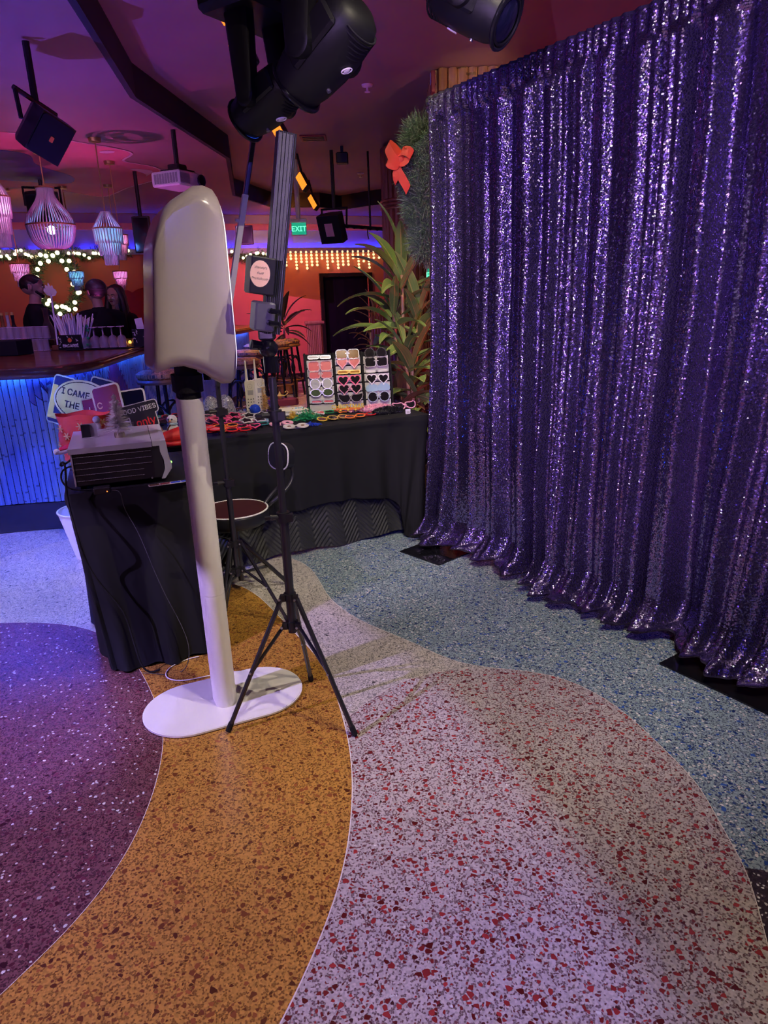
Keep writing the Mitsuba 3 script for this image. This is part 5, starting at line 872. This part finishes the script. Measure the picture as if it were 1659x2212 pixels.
moving_head('black moving head light with a blue-lit lens, pointing down left above the photo booth', ca, aty(528, 262, 2.62) - aty(628, 172, 2.50), (0, 0, 1), aty(556, 40, 2.68), .80, 'bluegloss', (.03, .12, 1))
moving_head('black moving head light with vent ribs and planet emblem, right of the blue-lit one', cb, aty(655, 172, 2.50) - aty(745, 60, 2.40), (0, 0, 1), aty(694, -30, 2.48), .98)
cc = aty(1022, 8, 2.6)
moving_head('black moving head light cut by the top edge above the bamboo column', cc, aty(1112, 52, 2.52) - aty(932, -40, 2.66), (0, 0, 1), cc + [0, .02, .40], .92)
tr_ = thing('lighting_truss', 'black overhead pipe that carries the moving head lights', 'truss'); part(tr_, 'pipe', rod([-1.0, 2.50, 2.9], [1.6, 2.50, 2.9], .025), 'blackmetal')
for x in (-.9, 1.5): part(tr_, 'hanger', rod([x, 2.5, 2.9], [x, 2.5, ZH + .005], .012), 'blackmetal')
def heater(lab, x0, y0, x1, y1, Y, zc, w=.085):
    k = thing('wash_light', lab, 'stage light', 'orange bar lights on the ceiling'); a, b = aty(x0, y0, Y), aty(x1, y1, Y - .12); ax_ = unit(b - a); L = np.linalg.norm(b - a); n = unit(np.array([-.25, -1, -.35])); n = unit(n - (n @ ax_) * ax_); X = np.cross(ax_, n) * -1; X = unit(np.cross(n, ax_)) ; f = lambda m: fr(m, a, np.cross(ax_, n), ax_, n)
    f = lambda m: fr(m, a, X if abs(np.linalg.det(np.stack([X, ax_, n]))) > .9 and np.linalg.det(np.stack([X, ax_, n])) > 0 else -X, ax_, n)
    part(k, 'housing', f(box(w * 1.25, L * 1.08, .06, (0, L / 2, -.036), .008)), 'black', 30)
    nseg = 7
    for i in range(nseg): q = part(k, 'lamp_cell', f(box(w * .95, L / nseg * .74, .012, (0, L * (i + .5) / nseg, .0))), 'orange', False); scene[q] = glow(scene[q], (1, .24, .02), 1.5, .05)
    part(k, 'bracket', rod(a + ax_ * L * .4 - n * .05, [a[0], a[1] + .06, zc], .014), 'blackmetal'); return k
heater('orange louvred bar light below the ceiling left of the moving heads', 503, 84, 528, 137, 4.1, ZH); heater('orange bar light at the top edge beside the moving head base', 474, 18, 490, 42, 3.2, ZH, .05)
heater('orange bar light between the moving head and the near light bar', 588, 262, 610, 303, 6.3, ZH); heater('smaller orange bar light right of the near light bar', 643, 377, 658, 405, 8.6, ZH); heater('farthest orange bar light above the exit sign', 668, 424, 681, 448, 10.4, ZL + .19, .075)
for x, y, lab in ((793, 183, 'white ceiling sprinkler left of the bamboo column'), (779, 374, 'white ceiling sprinkler farther back')):
    o = atz(x, y, ZH); k = thing('sprinkler', lab, 'sprinkler', None); part(k, 'escutcheon', lathe([(0, 0), (.045, 0), (.04, -.012), (.012, -.018), (0, -.018)], 20, o), 'white', 40); part(k, 'head', lathe([(.008, -.018), (.008, -.045), (.022, -.048), (.022, -.052), (0, -.052)], 14, o), 'white', 40)
o = atz(677, 297, ZH); k = thing('ceiling_vent', 'dark slotted ceiling vent plate', 'vent'); part(k, 'plate', box(.26, .26, .012, o - [0, 0, .006]), 'maroon', False)
for i in range(3): part(k, 'slat', box(.22, .03, .006, o + [0, -.07 + .07 * i, -.015]), 'black', False)
o = atz(738, 316, ZH); k = thing('ceiling_speaker', 'small dark box hanging under the ceiling', 'speaker'); part(k, 'box', box(.13, .12, .11, o - [0, 0, .12], .01), 'black', 30); part(k, 'bracket', box(.03, .03, .07, o - [0, 0, .033]), 'black', False)
# loudspeakers
def speaker(lab, c, w, h, d, yaw, tilt, mnt, grille='blackmatte', label_=None, roll=0):
    k = thing('loudspeaker', lab, 'speaker'); n = unit([math.sin(math.radians(yaw)) * math.cos(math.radians(tilt)), -math.cos(math.radians(yaw)) * math.cos(math.radians(tilt)), -math.sin(math.radians(tilt))]); X = unit(np.cross([0, 0, 1], n)); Z = np.cross(n, X); cr_, sr_ = math.cos(math.radians(roll)), math.sin(math.radians(roll)); X, Z = X * cr_ + Z * sr_, Z * cr_ - X * sr_; f = lambda m: fr(m, c, X, Z, n)
    m = hull([(sx * w / 2 * q, sy * h / 2 * q2, z) for sx in (-1, 1) for sy in (-1, 1) for q, q2, z in ((1, 1, d / 2), (1, 1, 0), (.55, .9, -d / 2))]); part(k, 'cabinet', f(m), 'black', 20); part(k, 'grille', f(ext(rrect(w * .94, h * .94, .02), .008, d / 2)), grille, False)
    part(k, 'badge', f(ext(rrect(.022, .03, .003), .002, d / 2 + .008) if not label_ else mv(ext(rrect(*label_), .002, d / 2 + .008), 0, 0, 0)), 'orange' if not label_ else 'pink', False)
    for s in (-1, 1): part(k, 'bracket_arm', [rod(c + X * s * (w / 2 + .02), c + X * s * (w / 2 + .02) - n * .02 + [0, 0, h * .62], .012, n=6)], 'black')
    part(k, 'bracket_bar', [rod(c - X * (w / 2 + .03) + [0, 0, h * .62] - n * .02, c + X * (w / 2 + .03) + [0, 0, h * .62] - n * .02, .013, n=6), rod(c + [0, 0, h * .62] - n * .02, [*(c - n * .02)[:2], mnt], .02, n=8)], 'black'); return k
speaker('black loudspeaker on a ceiling bracket at the upper left', aty(90, 283, 4.3), .205, .225, .22, 48, 30, ZL, roll=-24)
speaker('small black loudspeaker behind the large beaded chandelier', aty(95, 445, 8.5), .34, .30, .26, 20, 20, ZL)
speaker('black loudspeaker with a pink panel on the pipe right of the exit sign', aty(722, 490, 8.4), .28, .30, .24, -25, 20, ZL + .18, 'blackmatte', (.10, .14, .004))
k = thing('ceiling_pipe', 'black pipe wrapped in cables right of the loudspeaker with the pink panel', 'pipe'); part(k, 'pipe', rod(aty(742, 488, 8.6), aty(845, 496, 8.6), .02), 'black')
part(k, 'cable', tube([aty(745 + i * 5, 489 + .08 * i * 5 + 3 * math.sin(i * 1.9), 8.56) for i in range(20)], .010, 6), 'blackmatte', True); part(k, 'hanger', rod(aty(800, 490, 8.6), [*aty(800, 490, 8.6)[:2], ZL + .19], .012), 'black'); part(k, 'wire', tube(curve([aty(795, 492, 8.55), aty(794, 505, 8.55), aty(797, 516, 8.55)], 8), .006, 6), 'black', True)
# projector
k = thing('projector', 'white projector hanging from the ceiling above the photo booth head', 'projector'); pc = aty(386, 391, 6.4); pX, pY = unit([.42, .907, 0]), unit([-.907, .42, 0]); f = lambda m: fr(m, pc, pX, pY, [0, 0, 1])
part(k, 'body', f(box(.34, .30, .115, (0, 0, 0), .012)), 'white', 30); part(k, 'lens', f(mv(trimesh.creation.cylinder(.040, .03, sections=24), .10, -.155, .0, rx=90)), 'lens', 40); part(k, 'lens_ring', f(mv(trimesh.creation.torus(.042, .006, 24, 8), .10, -.168, 0, rx=90)), 'black', True)
for i in range(14): part(k, 'grille_slat', f(box(.004, .004, .075, (-.158 + .009 * i, -.151, 0))), 'grey', False)
for i in range(9): part(k, 'grille_slat', f(box(.004, .02, .075, (-.171, -.12 + .028 * i, 0))), 'grey', False)
part(k, 'ceiling_mount', [f(box(.20, .20, .02, (0, 0, .07))), rod(pc + [0, 0, .07], [pc[0], pc[1], ZL - .001], .02), f(box(.12, .12, .05, (0, 0, .10), .01))], 'black', 30)
# screens
for lab, a, b, Y in (('dark television screen hanging left of the photo booth head', (284, 468), (332, 545), 8.2), ('dark television screen just right of the photo booth head', (508, 488), (548, 528), 11.0)):
    k = thing('television', lab, 'television'); p, q = aty(*a, Y), aty(*b, Y); c = (p + q) / 2; w_, h_ = abs(q[0] - p[0]), abs(p[2] - q[2]); part(k, 'frame', box(w_, .05, h_, c, .006), 'black', 30); part(k, 'panel', box(w_ - .03, .004, h_ - .03, c - [0, .026, 0]), 'blackgloss', False); part(k, 'mount', rod(c + [0, 0, h_ / 2 - .02], [c[0], c[1], ZL], .02), 'black')
# exit signs
mat('exitgreen', (.02, .25, .12), .4)
def exit_sign(lab, o, w, h, X):
    k = thing('exit_sign', lab, 'sign'); n = np.cross(X, [0, 0, 1]); f = lambda m, d=0: fr(m, o + n * d, X, [0, 0, 1], n)
    part(k, 'housing', f(box(w, h, .05, (0, 0, -.03), .006)), 'white', 30); q = part(k, 'face', f(ext(sg.box(-w * .47, -h * .45, w * .47, h * .45), .002, -.004)), 'exitgreen', False); scene[q] = glow(scene[q], (.01, .36, .20), 1.0, .1)
    q = part(k, 'lettering', f(mv(txt('EXIT', h * .38, .002), 0, -h * .19, .0)), 'exitgreen', False); scene[q] = glow(scene[q], (.15, 1, .5), 1.6, .05); part(k, 'canopy', [rod(o + [0, 0, h / 2] - n * .03, [o[0], o[1], ZH + .002], .03), f(box(w * 1.1, .05, .07, (0, h * .62, -.03), .01))], 'white', 30)
exit_sign('green lit EXIT sign hanging below the ceiling', aty(646, 494, 9.0), .185, .15, unit([.99, .1, 0])); exit_sign('green exit sign peeking past the left edge of the sequin curtain', aty(938, 594, 7.6), .16, .14, unit([.99, .1, 0]))
# ================================================================ chandeliers, garlands and string lights
mat('bead', (.72, .68, .70), .3, spec=.7); scene['m_beadthin'] = {'type': 'principledthin', 'base_color': {'type': 'rgb', 'value': [.75, .70, .72]}, 'roughness': .4, 'diff_trans': 1.0}
def bulb(k, o, rgb, I, r=.035, w=.3): q = part(k, 'bulb', mv(trimesh.creation.icosphere(2, r), *o), 'white', True, 'glowing bulb'); scene[q] = glow(scene[q], rgb, I, w)
def basket(lab, o, R, ztop, zring, zbot, rgb, I):
    k = thing('chandelier', lab, 'chandelier'); n = 44
    for i in range(n):
        a = 2 * np.pi * i / n; c, s = math.cos(a), math.sin(a); P = [[.075 * c, .075 * s, ztop], [.09 * c, .09 * s, ztop - .10], [.13 * c, .13 * s, (ztop + zring) / 2], [R * c, R * s, zring]]; Q = [[R * c, R * s, zring - .012], [R * .95 * c, R * .95 * s, zring - .07], [R * .72 * c, R * .72 * s, zbot + .035], [R * .35 * c, R * .35 * s, zbot]]
        part(k, 'bead_strand', tube(curve(np.array(P) + o, 9), .0055, 5), 'bead', True); part(k, 'bead_strand', tube(curve(np.array(Q) + o, 9), .0065, 5), 'bead', True)
    for r_, z in ((R, zring - .006), (.078, ztop), (R * .35, zbot)): part(k, 'ring', mv(trimesh.creation.torus(r_, .008, 36, 8), *(o + [0, 0, z])), 'brass', True)
    part(k, 'rod', rod(o + [0, 0, ztop], [o[0], o[1], ZL - .002], .006), 'brass'); part(k, 'canopy', mv(lathe([(0, 0), (.06, 0), (.05, -.03), (0, -.035)], 18), o[0], o[1], ZL - .001), 'brass', 40); bulb(k, o + [0, 0, zring - .05], rgb, I, .04); return k
c1 = aty(107, 470, 7.0); z_ = lambda y, Y: aty(107, y, Y)[2]
c1[2] = 0; basket('large basket-shaped beaded chandelier with a blue bulb over the left of the bar', c1, .215, z_(405, 7), z_(485, 7), z_(538, 7), (.10, .28, 1), 70)
def tiered(lab, x, ytop, ybot, Y, R, rgb, I, neck=0, w=.2):
    o = aty(x, ytop, Y); H_ = o[2] - aty(x, ybot, Y)[2]; k = thing('chandelier', lab, 'chandelier'); z = o[2]
    tiers = [(1.0, 0, .42), (.78, .36, .74), (.5, .68, 1.0)]
    for r_, a, b in tiers:
        th = np.linspace(0, 2 * np.pi, 29); V = np.array([[[o[0] + R * r_ * q * math.cos(t), o[1] + R * r_ * q * math.sin(t), zz_ + .006 * (i % 2) * (zz_ < z - H_ * b + .001)] for zz_, q in ((z - H_ * a, 1), (z - H_ * b, .92))] for i, t in enumerate(th)])
        part(k, 'bead_tier', grid(V), 'beadthin', False); part(k, 'ring', mv(trimesh.creation.torus(R * r_, .006, 28, 6), o[0], o[1], z - H_ * a), 'brass', True)
        st = [rod([o[0] + R * r_ * 1.012 * math.cos(t), o[1] + R * r_ * 1.012 * math.sin(t), z - H_ * a], [o[0] + R * r_ * .935 * math.cos(t), o[1] + R * r_ * .935 * math.sin(t), z - H_ * b], .004, n=4) for t in np.linspace(0, 2 * np.pi, 30, False)]; part(k, 'bead_fringe', st, 'bead', True, kind='stuff')
    if neck: part(k, 'neck_strands', [rod([o[0] + .035 * math.cos(t), o[1] + .035 * math.sin(t), z + neck], [o[0] + R * math.cos(t), o[1] + R * math.sin(t), z], .004, n=4) for t in np.linspace(0, 2 * np.pi, 26, False)], 'bead', True, kind='stuff')
    part(k, 'rod', rod([o[0], o[1], z + neck], [o[0], o[1], ZL - .002], .005), 'brass'); part(k, 'canopy', lathe([(0, ZL - .001), (.055, ZL - .001), (.05, ZL - .03), (0, ZL - .035)], 16, [o[0], o[1], 0]), 'brass', 40); bulb(k, [o[0], o[1], z - H_ * .25], rgb, I, .03, w); return k
tiered('tiered beaded chandelier with a blue bulb left of the photo booth head', 232, 494, 573, 6.6, .125, (.05, .22, 1), 120, .14, .4); tiered('pink tiered bead lamp half behind the blue tiered chandelier', 258, 508, 562, 7.6, .08, (1, .15, .35), 70)
tiered('pink beaded chandelier cut by the left edge of the photo', -8, 425, 535, 6.2, .10, (1, .15, .45), 120, .12); tiered('small pink bead pendant above the bearded bartender', 41, 570, 620, 9.0, .11, (1, .15, .6), 100); tiered('small blue bead pendant beside the man in the cap', 164, 586, 628, 9.0, .09, (.05, .22, 1), 100); tiered('small pink bead pendant above the long-haired woman', 259, 586, 627, 9.0, .085, (1, .12, .45), 100)
pine = mat('pine', (.05, .10, .06), .6); mat('pinelight', (.16, .20, .15), .6); mat('bulbwarm', (.8, .6, .4), .4)
def needles(C, r, n, L, wd_): d = rng.normal(0, 1, (n, 3)); d /= np.linalg.norm(d, axis=1, keepdims=True); p = C[rng.integers(0, len(C), n)] + d * r * rng.uniform(.1, 1, (n, 1)); e_ = np.cross(d, rng.normal(0, 1, (n, 3))); e_ /= np.linalg.norm(e_, axis=1, keepdims=True); dd = d + rng.normal(0, .5, d.shape); dd /= np.linalg.norm(dd, axis=1, keepdims=True); return quads(p, dd * L / 2, e_ * wd_)
bul = {}
def bulbs(k, pts, r, rgb, I):
    if r not in bul: bul[r] = shape(trimesh.creation.icosphere(1, r), 'bulbwarm', True)
    for p in pts: q = key(k + '__bulb'); scene[q] = {**glow(bul[r], rgb, I, .012), 'to_world': T().translate([float(v) for v in p])}
WY = lambda x, y, off_=.08: (lambda p: p)(onp(x, y, [*(WB0 + wn * off_), 0], [*wn, 0]))
for lab, x0, x1 in (('lit pine garland along the back wall above the bartenders', -30, 282), ('lit pine garland on the back wall right of the booth head', 500, 604)):
    C = np.array([WY(x, 549 + 5 * math.sin(x * .11) + (0 if x < 300 else 2)) for x in np.arange(x0, x1, 4)]); k = thing('garland', lab, 'garland'); part(k, 'needles', needles(C, .09, len(C) * 46, .09, .006), 'pine', False, kind='stuff')
    bulbs(k, [WY(x + rng.uniform(-3, 3), 550 + 5 * math.sin(x * .11) + rng.uniform(-5, 5), .17) for x in np.arange(x0, x1, 8.5)], .026, (1, .78, .38), 3.2)
k = thing('icicle_lights', 'string of warm icicle lights hanging on the orange back wall', 'string lights')
part(k, 'wire', tube([WY(x, 541 - .012 * (x - 610)) for x in range(608, 836, 8)], .004, 5), 'black', True)
for i, x in enumerate(np.arange(616, 834, 11.2)):
    n = [5, 3, 6, 4, 6, 5][i % 6] if x < 800 else 3; y0 = 545 - .012 * (x - 610); P = [WY(x + .6 * j, y0 + 7 * j, .10) for j in range(n)]; part(k, 'drop_wire', tube(P + [P[-1] + [0, 0, -.01]], .003, 4), 'black', True); bulbs(k, P, .024, (1, .62, .28), 1.7)
wr = thing('wreath', 'round lit wreath of pine on the back wall behind the bartenders', 'wreath'); wc_ = WY(122, 612, .4); rr_ = .30
wcv = lambda a, q=1.0: wc_ + np.r_[wd, 0] * math.cos(a) * rr_ * q * .95 + np.array([0, 0, 1]) * math.sin(a) * rr_ * 1.35 * q
part(wr, 'needles', needles(np.array([wcv(a) for a in np.linspace(0, 6.283, 60)]), .12, 3600, .10, .007), 'pine', False, kind='stuff'); bulbs(wr, [wcv(a + rng.normal(0, .1), rng.uniform(.75, 1.2)) + np.r_[wn * .12, 0] for a in np.linspace(0, 6.283, 30)], .034, (1, .80, .42), 3.4); part(wr, 'hoop', tube([wcv(a) for a in np.linspace(0, 6.283, 40, False)], .03, 6, True), 'pine', True)
part(wr, 'hanger', rod(wcv(math.pi / 2), [*(wcv(math.pi / 2)[:2] - wn * .38), wcv(math.pi / 2)[2] + .1], .006), 'black')
# arched red doors painted on the wall behind the woman
for px in (255, 318): a = wallpt(px, 640)[0]; part('wall_back', 'arch_panel', onwall(mv(ext(sg.box(-.38, .2, .38, 1.35).union(sg.Point(0, 1.35).buffer(.38)), .03), x=a)), 'darkred', False)
# ================================================================ bamboo column, drape, poles and the round column behind the plants
mat('bamboo', proc(lambda p, n, uv: mix((.30, .16, .05), (.62, .40, .17), fbm(p.x * 30, p.y * 30, p.z * 1.6)) * dr.select(dr.abs((lambda q: q - dr.floor(q) - .5)(p.z * 1.7 + 3 * cell_rand(dr.floor(p.x * 14)))) > .485, .35, 1.0)), .4, spec=.5)
k = thing('bamboo_column', 'square column clad in tall bamboo poles behind the sequin curtain', 'column'); part(k, 'core', box(.56, .50, ZH, (.805, 6.03, ZH / 2)), 'brown', False)
for i in range(8): part(k, 'bamboo_pole', mv(trimesh.creation.cylinder(.034 + .002 * (i % 3), ZH - .01, sections=14), .545 + i * .0735, 5.745, ZH / 2), 'bamboo', 40)
for i in range(7): part(k, 'bamboo_pole', mv(trimesh.creation.cylinder(.034, ZH - .01, sections=12), .498, 5.80 + i * .072, ZH / 2), 'bamboo', 40)
solo('black_drape', 'black drape hanging right of the bamboo column', 'drape', grid(np.array([[[1.10 + t * .36, 5.70 + .025 * math.sin(t * 38), z] for z in (.9, ZH - .01)] for t in np.linspace(0, 1, 60)])), 'cloth', True)
mat('copper', (.40, .10, .06), .18, .6)
for i, x in enumerate((1.50, 1.575, 1.65)): solo('bamboo_pole', ['glossy red-brown pole next to the black drape', 'middle glossy red-brown pole right of the drape', 'rightmost glossy red-brown pole above the curtain'][i], 'pole', rod([x, 5.74 + .05 * (i % 2), 0], [x, 5.74 + .05 * (i % 2), ZH], .034), 'copper')
k = thing('round_column', 'round reddish wood column behind the tall plants', 'column'); co = aty(878, 600, 8.4); mat('redwood', proc(lambda p, n, uv: mix((.22, .05, .03), (.42, .14, .08), fbm(p.x * 30, p.y * 30, p.z * 1.2))), .35)
for i in range(22): a = 2 * np.pi * i / 22; part(k, 'stave', rod([co[0] + .23 * math.cos(a), co[1] + .23 * math.sin(a), 0], [co[0] + .23 * math.cos(a), co[1] + .23 * math.sin(a), ZL + .17], .034, n=8), 'redwood')
for z in (2.40, 2.44, 2.48): part(k, 'ring', mv(trimesh.creation.torus(.265, .016, 36, 8), co[0], co[1], z), 'redwood', True)
for lab, x, y, Y in (('small blue LED lamp beside the pine swag', 898, 289, 4.9), ('second small blue LED lamp near the red bow', 868, 388, 5.0)):
    k = thing('led_lamp', lab, 'lamp'); o = aty(x, y, Y); part(k, 'housing', box(.03, .03, .03, o + [0, .02, 0], .004), 'black', 30); q = part(k, 'lens', mv(trimesh.creation.icosphere(2, .012), *o), 'bluegloss', True); scene[q] = glow(scene[q], (.05, .12, 1), 30, .15); part(k, 'arm', rod(o + [0, .03, 0], [.50, 5.74, o[2]], .006), 'black')
k = thing('exit_lamp', 'small boxed lamp on the side of the bamboo column', 'lamp'); o = aty(935, 178, 5.72); part(k, 'box', box(.03, .07, .14, o, .004), 'maroon', 30); part(k, 'lens', box(.004, .05, .07, o + [-.016, -.005, .02]), 'bluegrey', False); part(k, 'arm', rod(o, [.50, 5.80, o[2]], .008), 'black')
# pine swag with a red bow
k = thing('pine_swag', 'large dark green pine swag hanging beside the curtain edge', 'swag'); C = np.array([aty(x, y, 4.72) + [0, 0, 0] for x, y in ((915, 285), (905, 320), (912, 350), (895, 385), (908, 415), (905, 450), (920, 480), (918, 515), (928, 540))]); C = curve(C, 60)
part(k, 'stem', tube(C, .012, 6), 'brown', True); part(k, 'needles', needles(C, .125, 22000, .085, .0016), 'pinelight', False, kind='stuff'); part(k, 'needles', needles(C, .12, 20000, .085, .0018), 'pine', False, kind='stuff'); part(k, 'hanger', rod(C[0], [.51, 5.72, C[0][2] + .05], .006), 'black')
k = thing('ribbon_bow', 'red velvet bow on the left of the pine swag', 'bow'); ob = aty(866, 345, 4.62); mat('velvet', (.62, .045, .03), .6, sheen=.8)
def loop(pts, w): P = curve(np.array(pts), 26); return grid(np.stack([P - [w * .25, 0, w * .45], P + [w * .25, w * .2, w * .45]], 1))
for nm, pts in (('loop', [(0, 0, 0), (-.05, -.03, .07), (-.10, -.04, .10), (-.085, -.05, .04), (0, -.02, 0)]), ('loop', [(0, 0, 0), (-.07, -.03, .02), (-.10, -.05, -.01), (-.06, -.05, -.04), (0, -.02, 0)]), ('tail', [(0, 0, 0), (-.02, -.03, -.08), (.02, -.04, -.16), (.05, -.04, -.22)]), ('tail', [(0, 0, 0), (-.05, -.04, -.07), (-.03, -.05, -.15)]), ('loop', [(0, 0, 0), (.05, -.05, .05), (.08, -.05, .02), (.04, -.05, -.02), (0, -.02, 0)])): part(k, nm, loop(np.array(pts) * .8 + ob, .06), 'velvet', True)
part(k, 'knot', mv(trimesh.creation.icosphere(2, 1), *ob, s=(.028, .028, .032)), 'velvet', True)
# ================================================================ tall leafy plants
mat('leaf', proc(lambda p, n, uv: mix(mix((.10, .19, .045), (.17, .28, .07), noise(p.x * 9, p.y * 9, p.z * 9)), mi.Color3f(.42, .34, .10), dr.select((dr.abs(uv.x - .5) < .045) | (dr.abs(uv.x - .5) > .47), .8, .25 * noise(uv.x * 60, uv.y * 2)))), .38, spec=.5)
mat('leafred', proc(lambda p, n, uv: mix((.16, .09, .04), (.32, .14, .06), noise(uv.x * 30, uv.y * 3, p.z * 4))), .4, spec=.5)
def leaf(o, az, el, L, w, bend, tw=0):
    t = np.linspace(0, 1, 14); c, s = math.cos(az), math.sin(az); e_ = el - bend * t ** 1.3; ds = L / 13; r_ = np.cumsum(np.cos(e_)) * ds; z = np.cumsum(np.sin(e_)) * ds; mid = np.stack([o[0] + c * r_, o[1] + s * r_, o[2] + z], 1)
    hw = w * np.clip(np.sin(np.pi * (t * .9 + .08)) ** .8, .02, 1) * (1 - .2 * t); sd = np.stack([-s * np.ones(14), c * np.ones(14), 0 * t], 1); up = np.stack([-np.sin(e_) * c, -np.sin(e_) * s, np.cos(e_)], 1); sd = sd * math.cos(tw) + up * math.sin(tw)
    q = np.linspace(-1, 1, 7)[None, :, None]; V = mid[:, None] + sd[:, None] * hw[:, None, None] * q + up[:, None] * (hw[:, None, None] * .35 * np.abs(q)) - up[:, None] * .004; V[:, 3] -= up * .004
    return grid(V), np.stack([np.repeat(np.linspace(0, 1, 7)[None], 14, 0), np.repeat(t[:, None], 7, 1)], -1).reshape(-1, 2)
def plant(lab, base, stems, m, pot=True, group=None):
    k = thing('potted_plant', lab, 'plant', group)
    if pot: part(k, 'pot', lathe([(0, .0), (.12, 0), (.16, .02), (.17, .26), (.18, .28), (.165, .28), (.155, .05), (0, .05)], 24, [*base, 0]), 'brown', 40); part(k, 'soil', mv(ext(ngon(.16), .01), base[0], base[1], .24), 'blackmatte', False)
    for (top, n, L, w, els, sd_) in stems:
        top = np.array(top); r_ = np.random.default_rng(sd_); part(k, 'stem', tube(curve([[base[0], base[1], .24], [(base[0] * .4 + top[0] * .6), (base[1] * .4 + top[1] * .6), top[2] * .6], top], 12), .014, 8), 'bamboo', True)
        for i in range(n):
            u = i / n; az = i * 2.4 + sd_; el = els[0] + (els[1] - els[0]) * u + r_.normal(0, .1); mm, uv = leaf(top - [0, 0, .22 * (1 - u)], az, el, L * r_.uniform(.8, 1.15), w * r_.uniform(.8, 1.1), r_.uniform(.5, 1.3) * (1.2 - .6 * u), r_.normal(0, .25)); part(k, 'leaf', mm, m, True, uv=uv)
    return k
pY = 5.15; A = lambda x, y, Y=pY: aty(x, y, Y)
plant('tall green dracaena with arching leaves left of the curtain', A(875, 880)[:2], [(A(868, 590), 15, .44, .048, (.35, 1.5), 1), (A(850, 665), 13, .40, .046, (.1, 1.2), 2), (A(905, 680), 14, .42, .050, (.2, 1.4), 4)], 'leaf')
plant('broad-leaved green plant at the right end of the long table', A(898, 880, 5.0)[:2], [(A(890, 790, 5.0), 15, .42, .055, (.0, 1.3), 3), (A(875, 745, 5.0), 12, .38, .048, (.1, 1.3), 7), (A(905, 860, 5.0), 12, .36, .05, (-.1, 1.1), 9)], 'leaf')
plant('bronze-leaved low plant behind the end of the table', A(862, 880, 5.1)[:2], [(A(858, 860, 5.1), 15, .42, .045, (-.1, 1.2), 5), (A(880, 840, 5.1), 12, .38, .042, (.0, 1.2), 8)], 'leafred')
for i, (x, y, Y) in enumerate(((808, 672, 8.0), (800, 718, 8.0))): 
    o = aty(x, y, Y); plant(['dark reddish palm rosette left of the tall plants, upper', 'dark reddish palm rosette left of the tall plants, lower'][i], o[:2] + [.1 * i, 0], [((o[0], o[1], o[2]), 20, .26, .014, (-.3, 1.4), 11 + i)], 'leafred', pot=(i == 0))
mat('leafdark', (.028, .030, .018), .5); k = plant('dark potted plant against the orange wall right of the near light stand', aty(612, 700, 11.2)[:2] , [((*aty(612, 690, 11.2)[:2], aty(612, 690, 11.2)[2]), 18, .5, .05, (-.4, 1.4), 21)], 'leafdark')
k = thing('cane_bundle', 'bundle of glossy copper-lit canes beside the tall plants', 'canes')
for i in range(12): a_, b_ = aty(803 + i * 3.0, 675 + 4 * (i % 3), 7.2), aty(810 + i * 3.6, 790, 7.2); part(k, 'cane', rod([a_[0], a_[1] + .04 * (i % 2), a_[2]], [b_[0], b_[1] + .04 * (i % 2), 0.0], .014, n=6), 'copper')
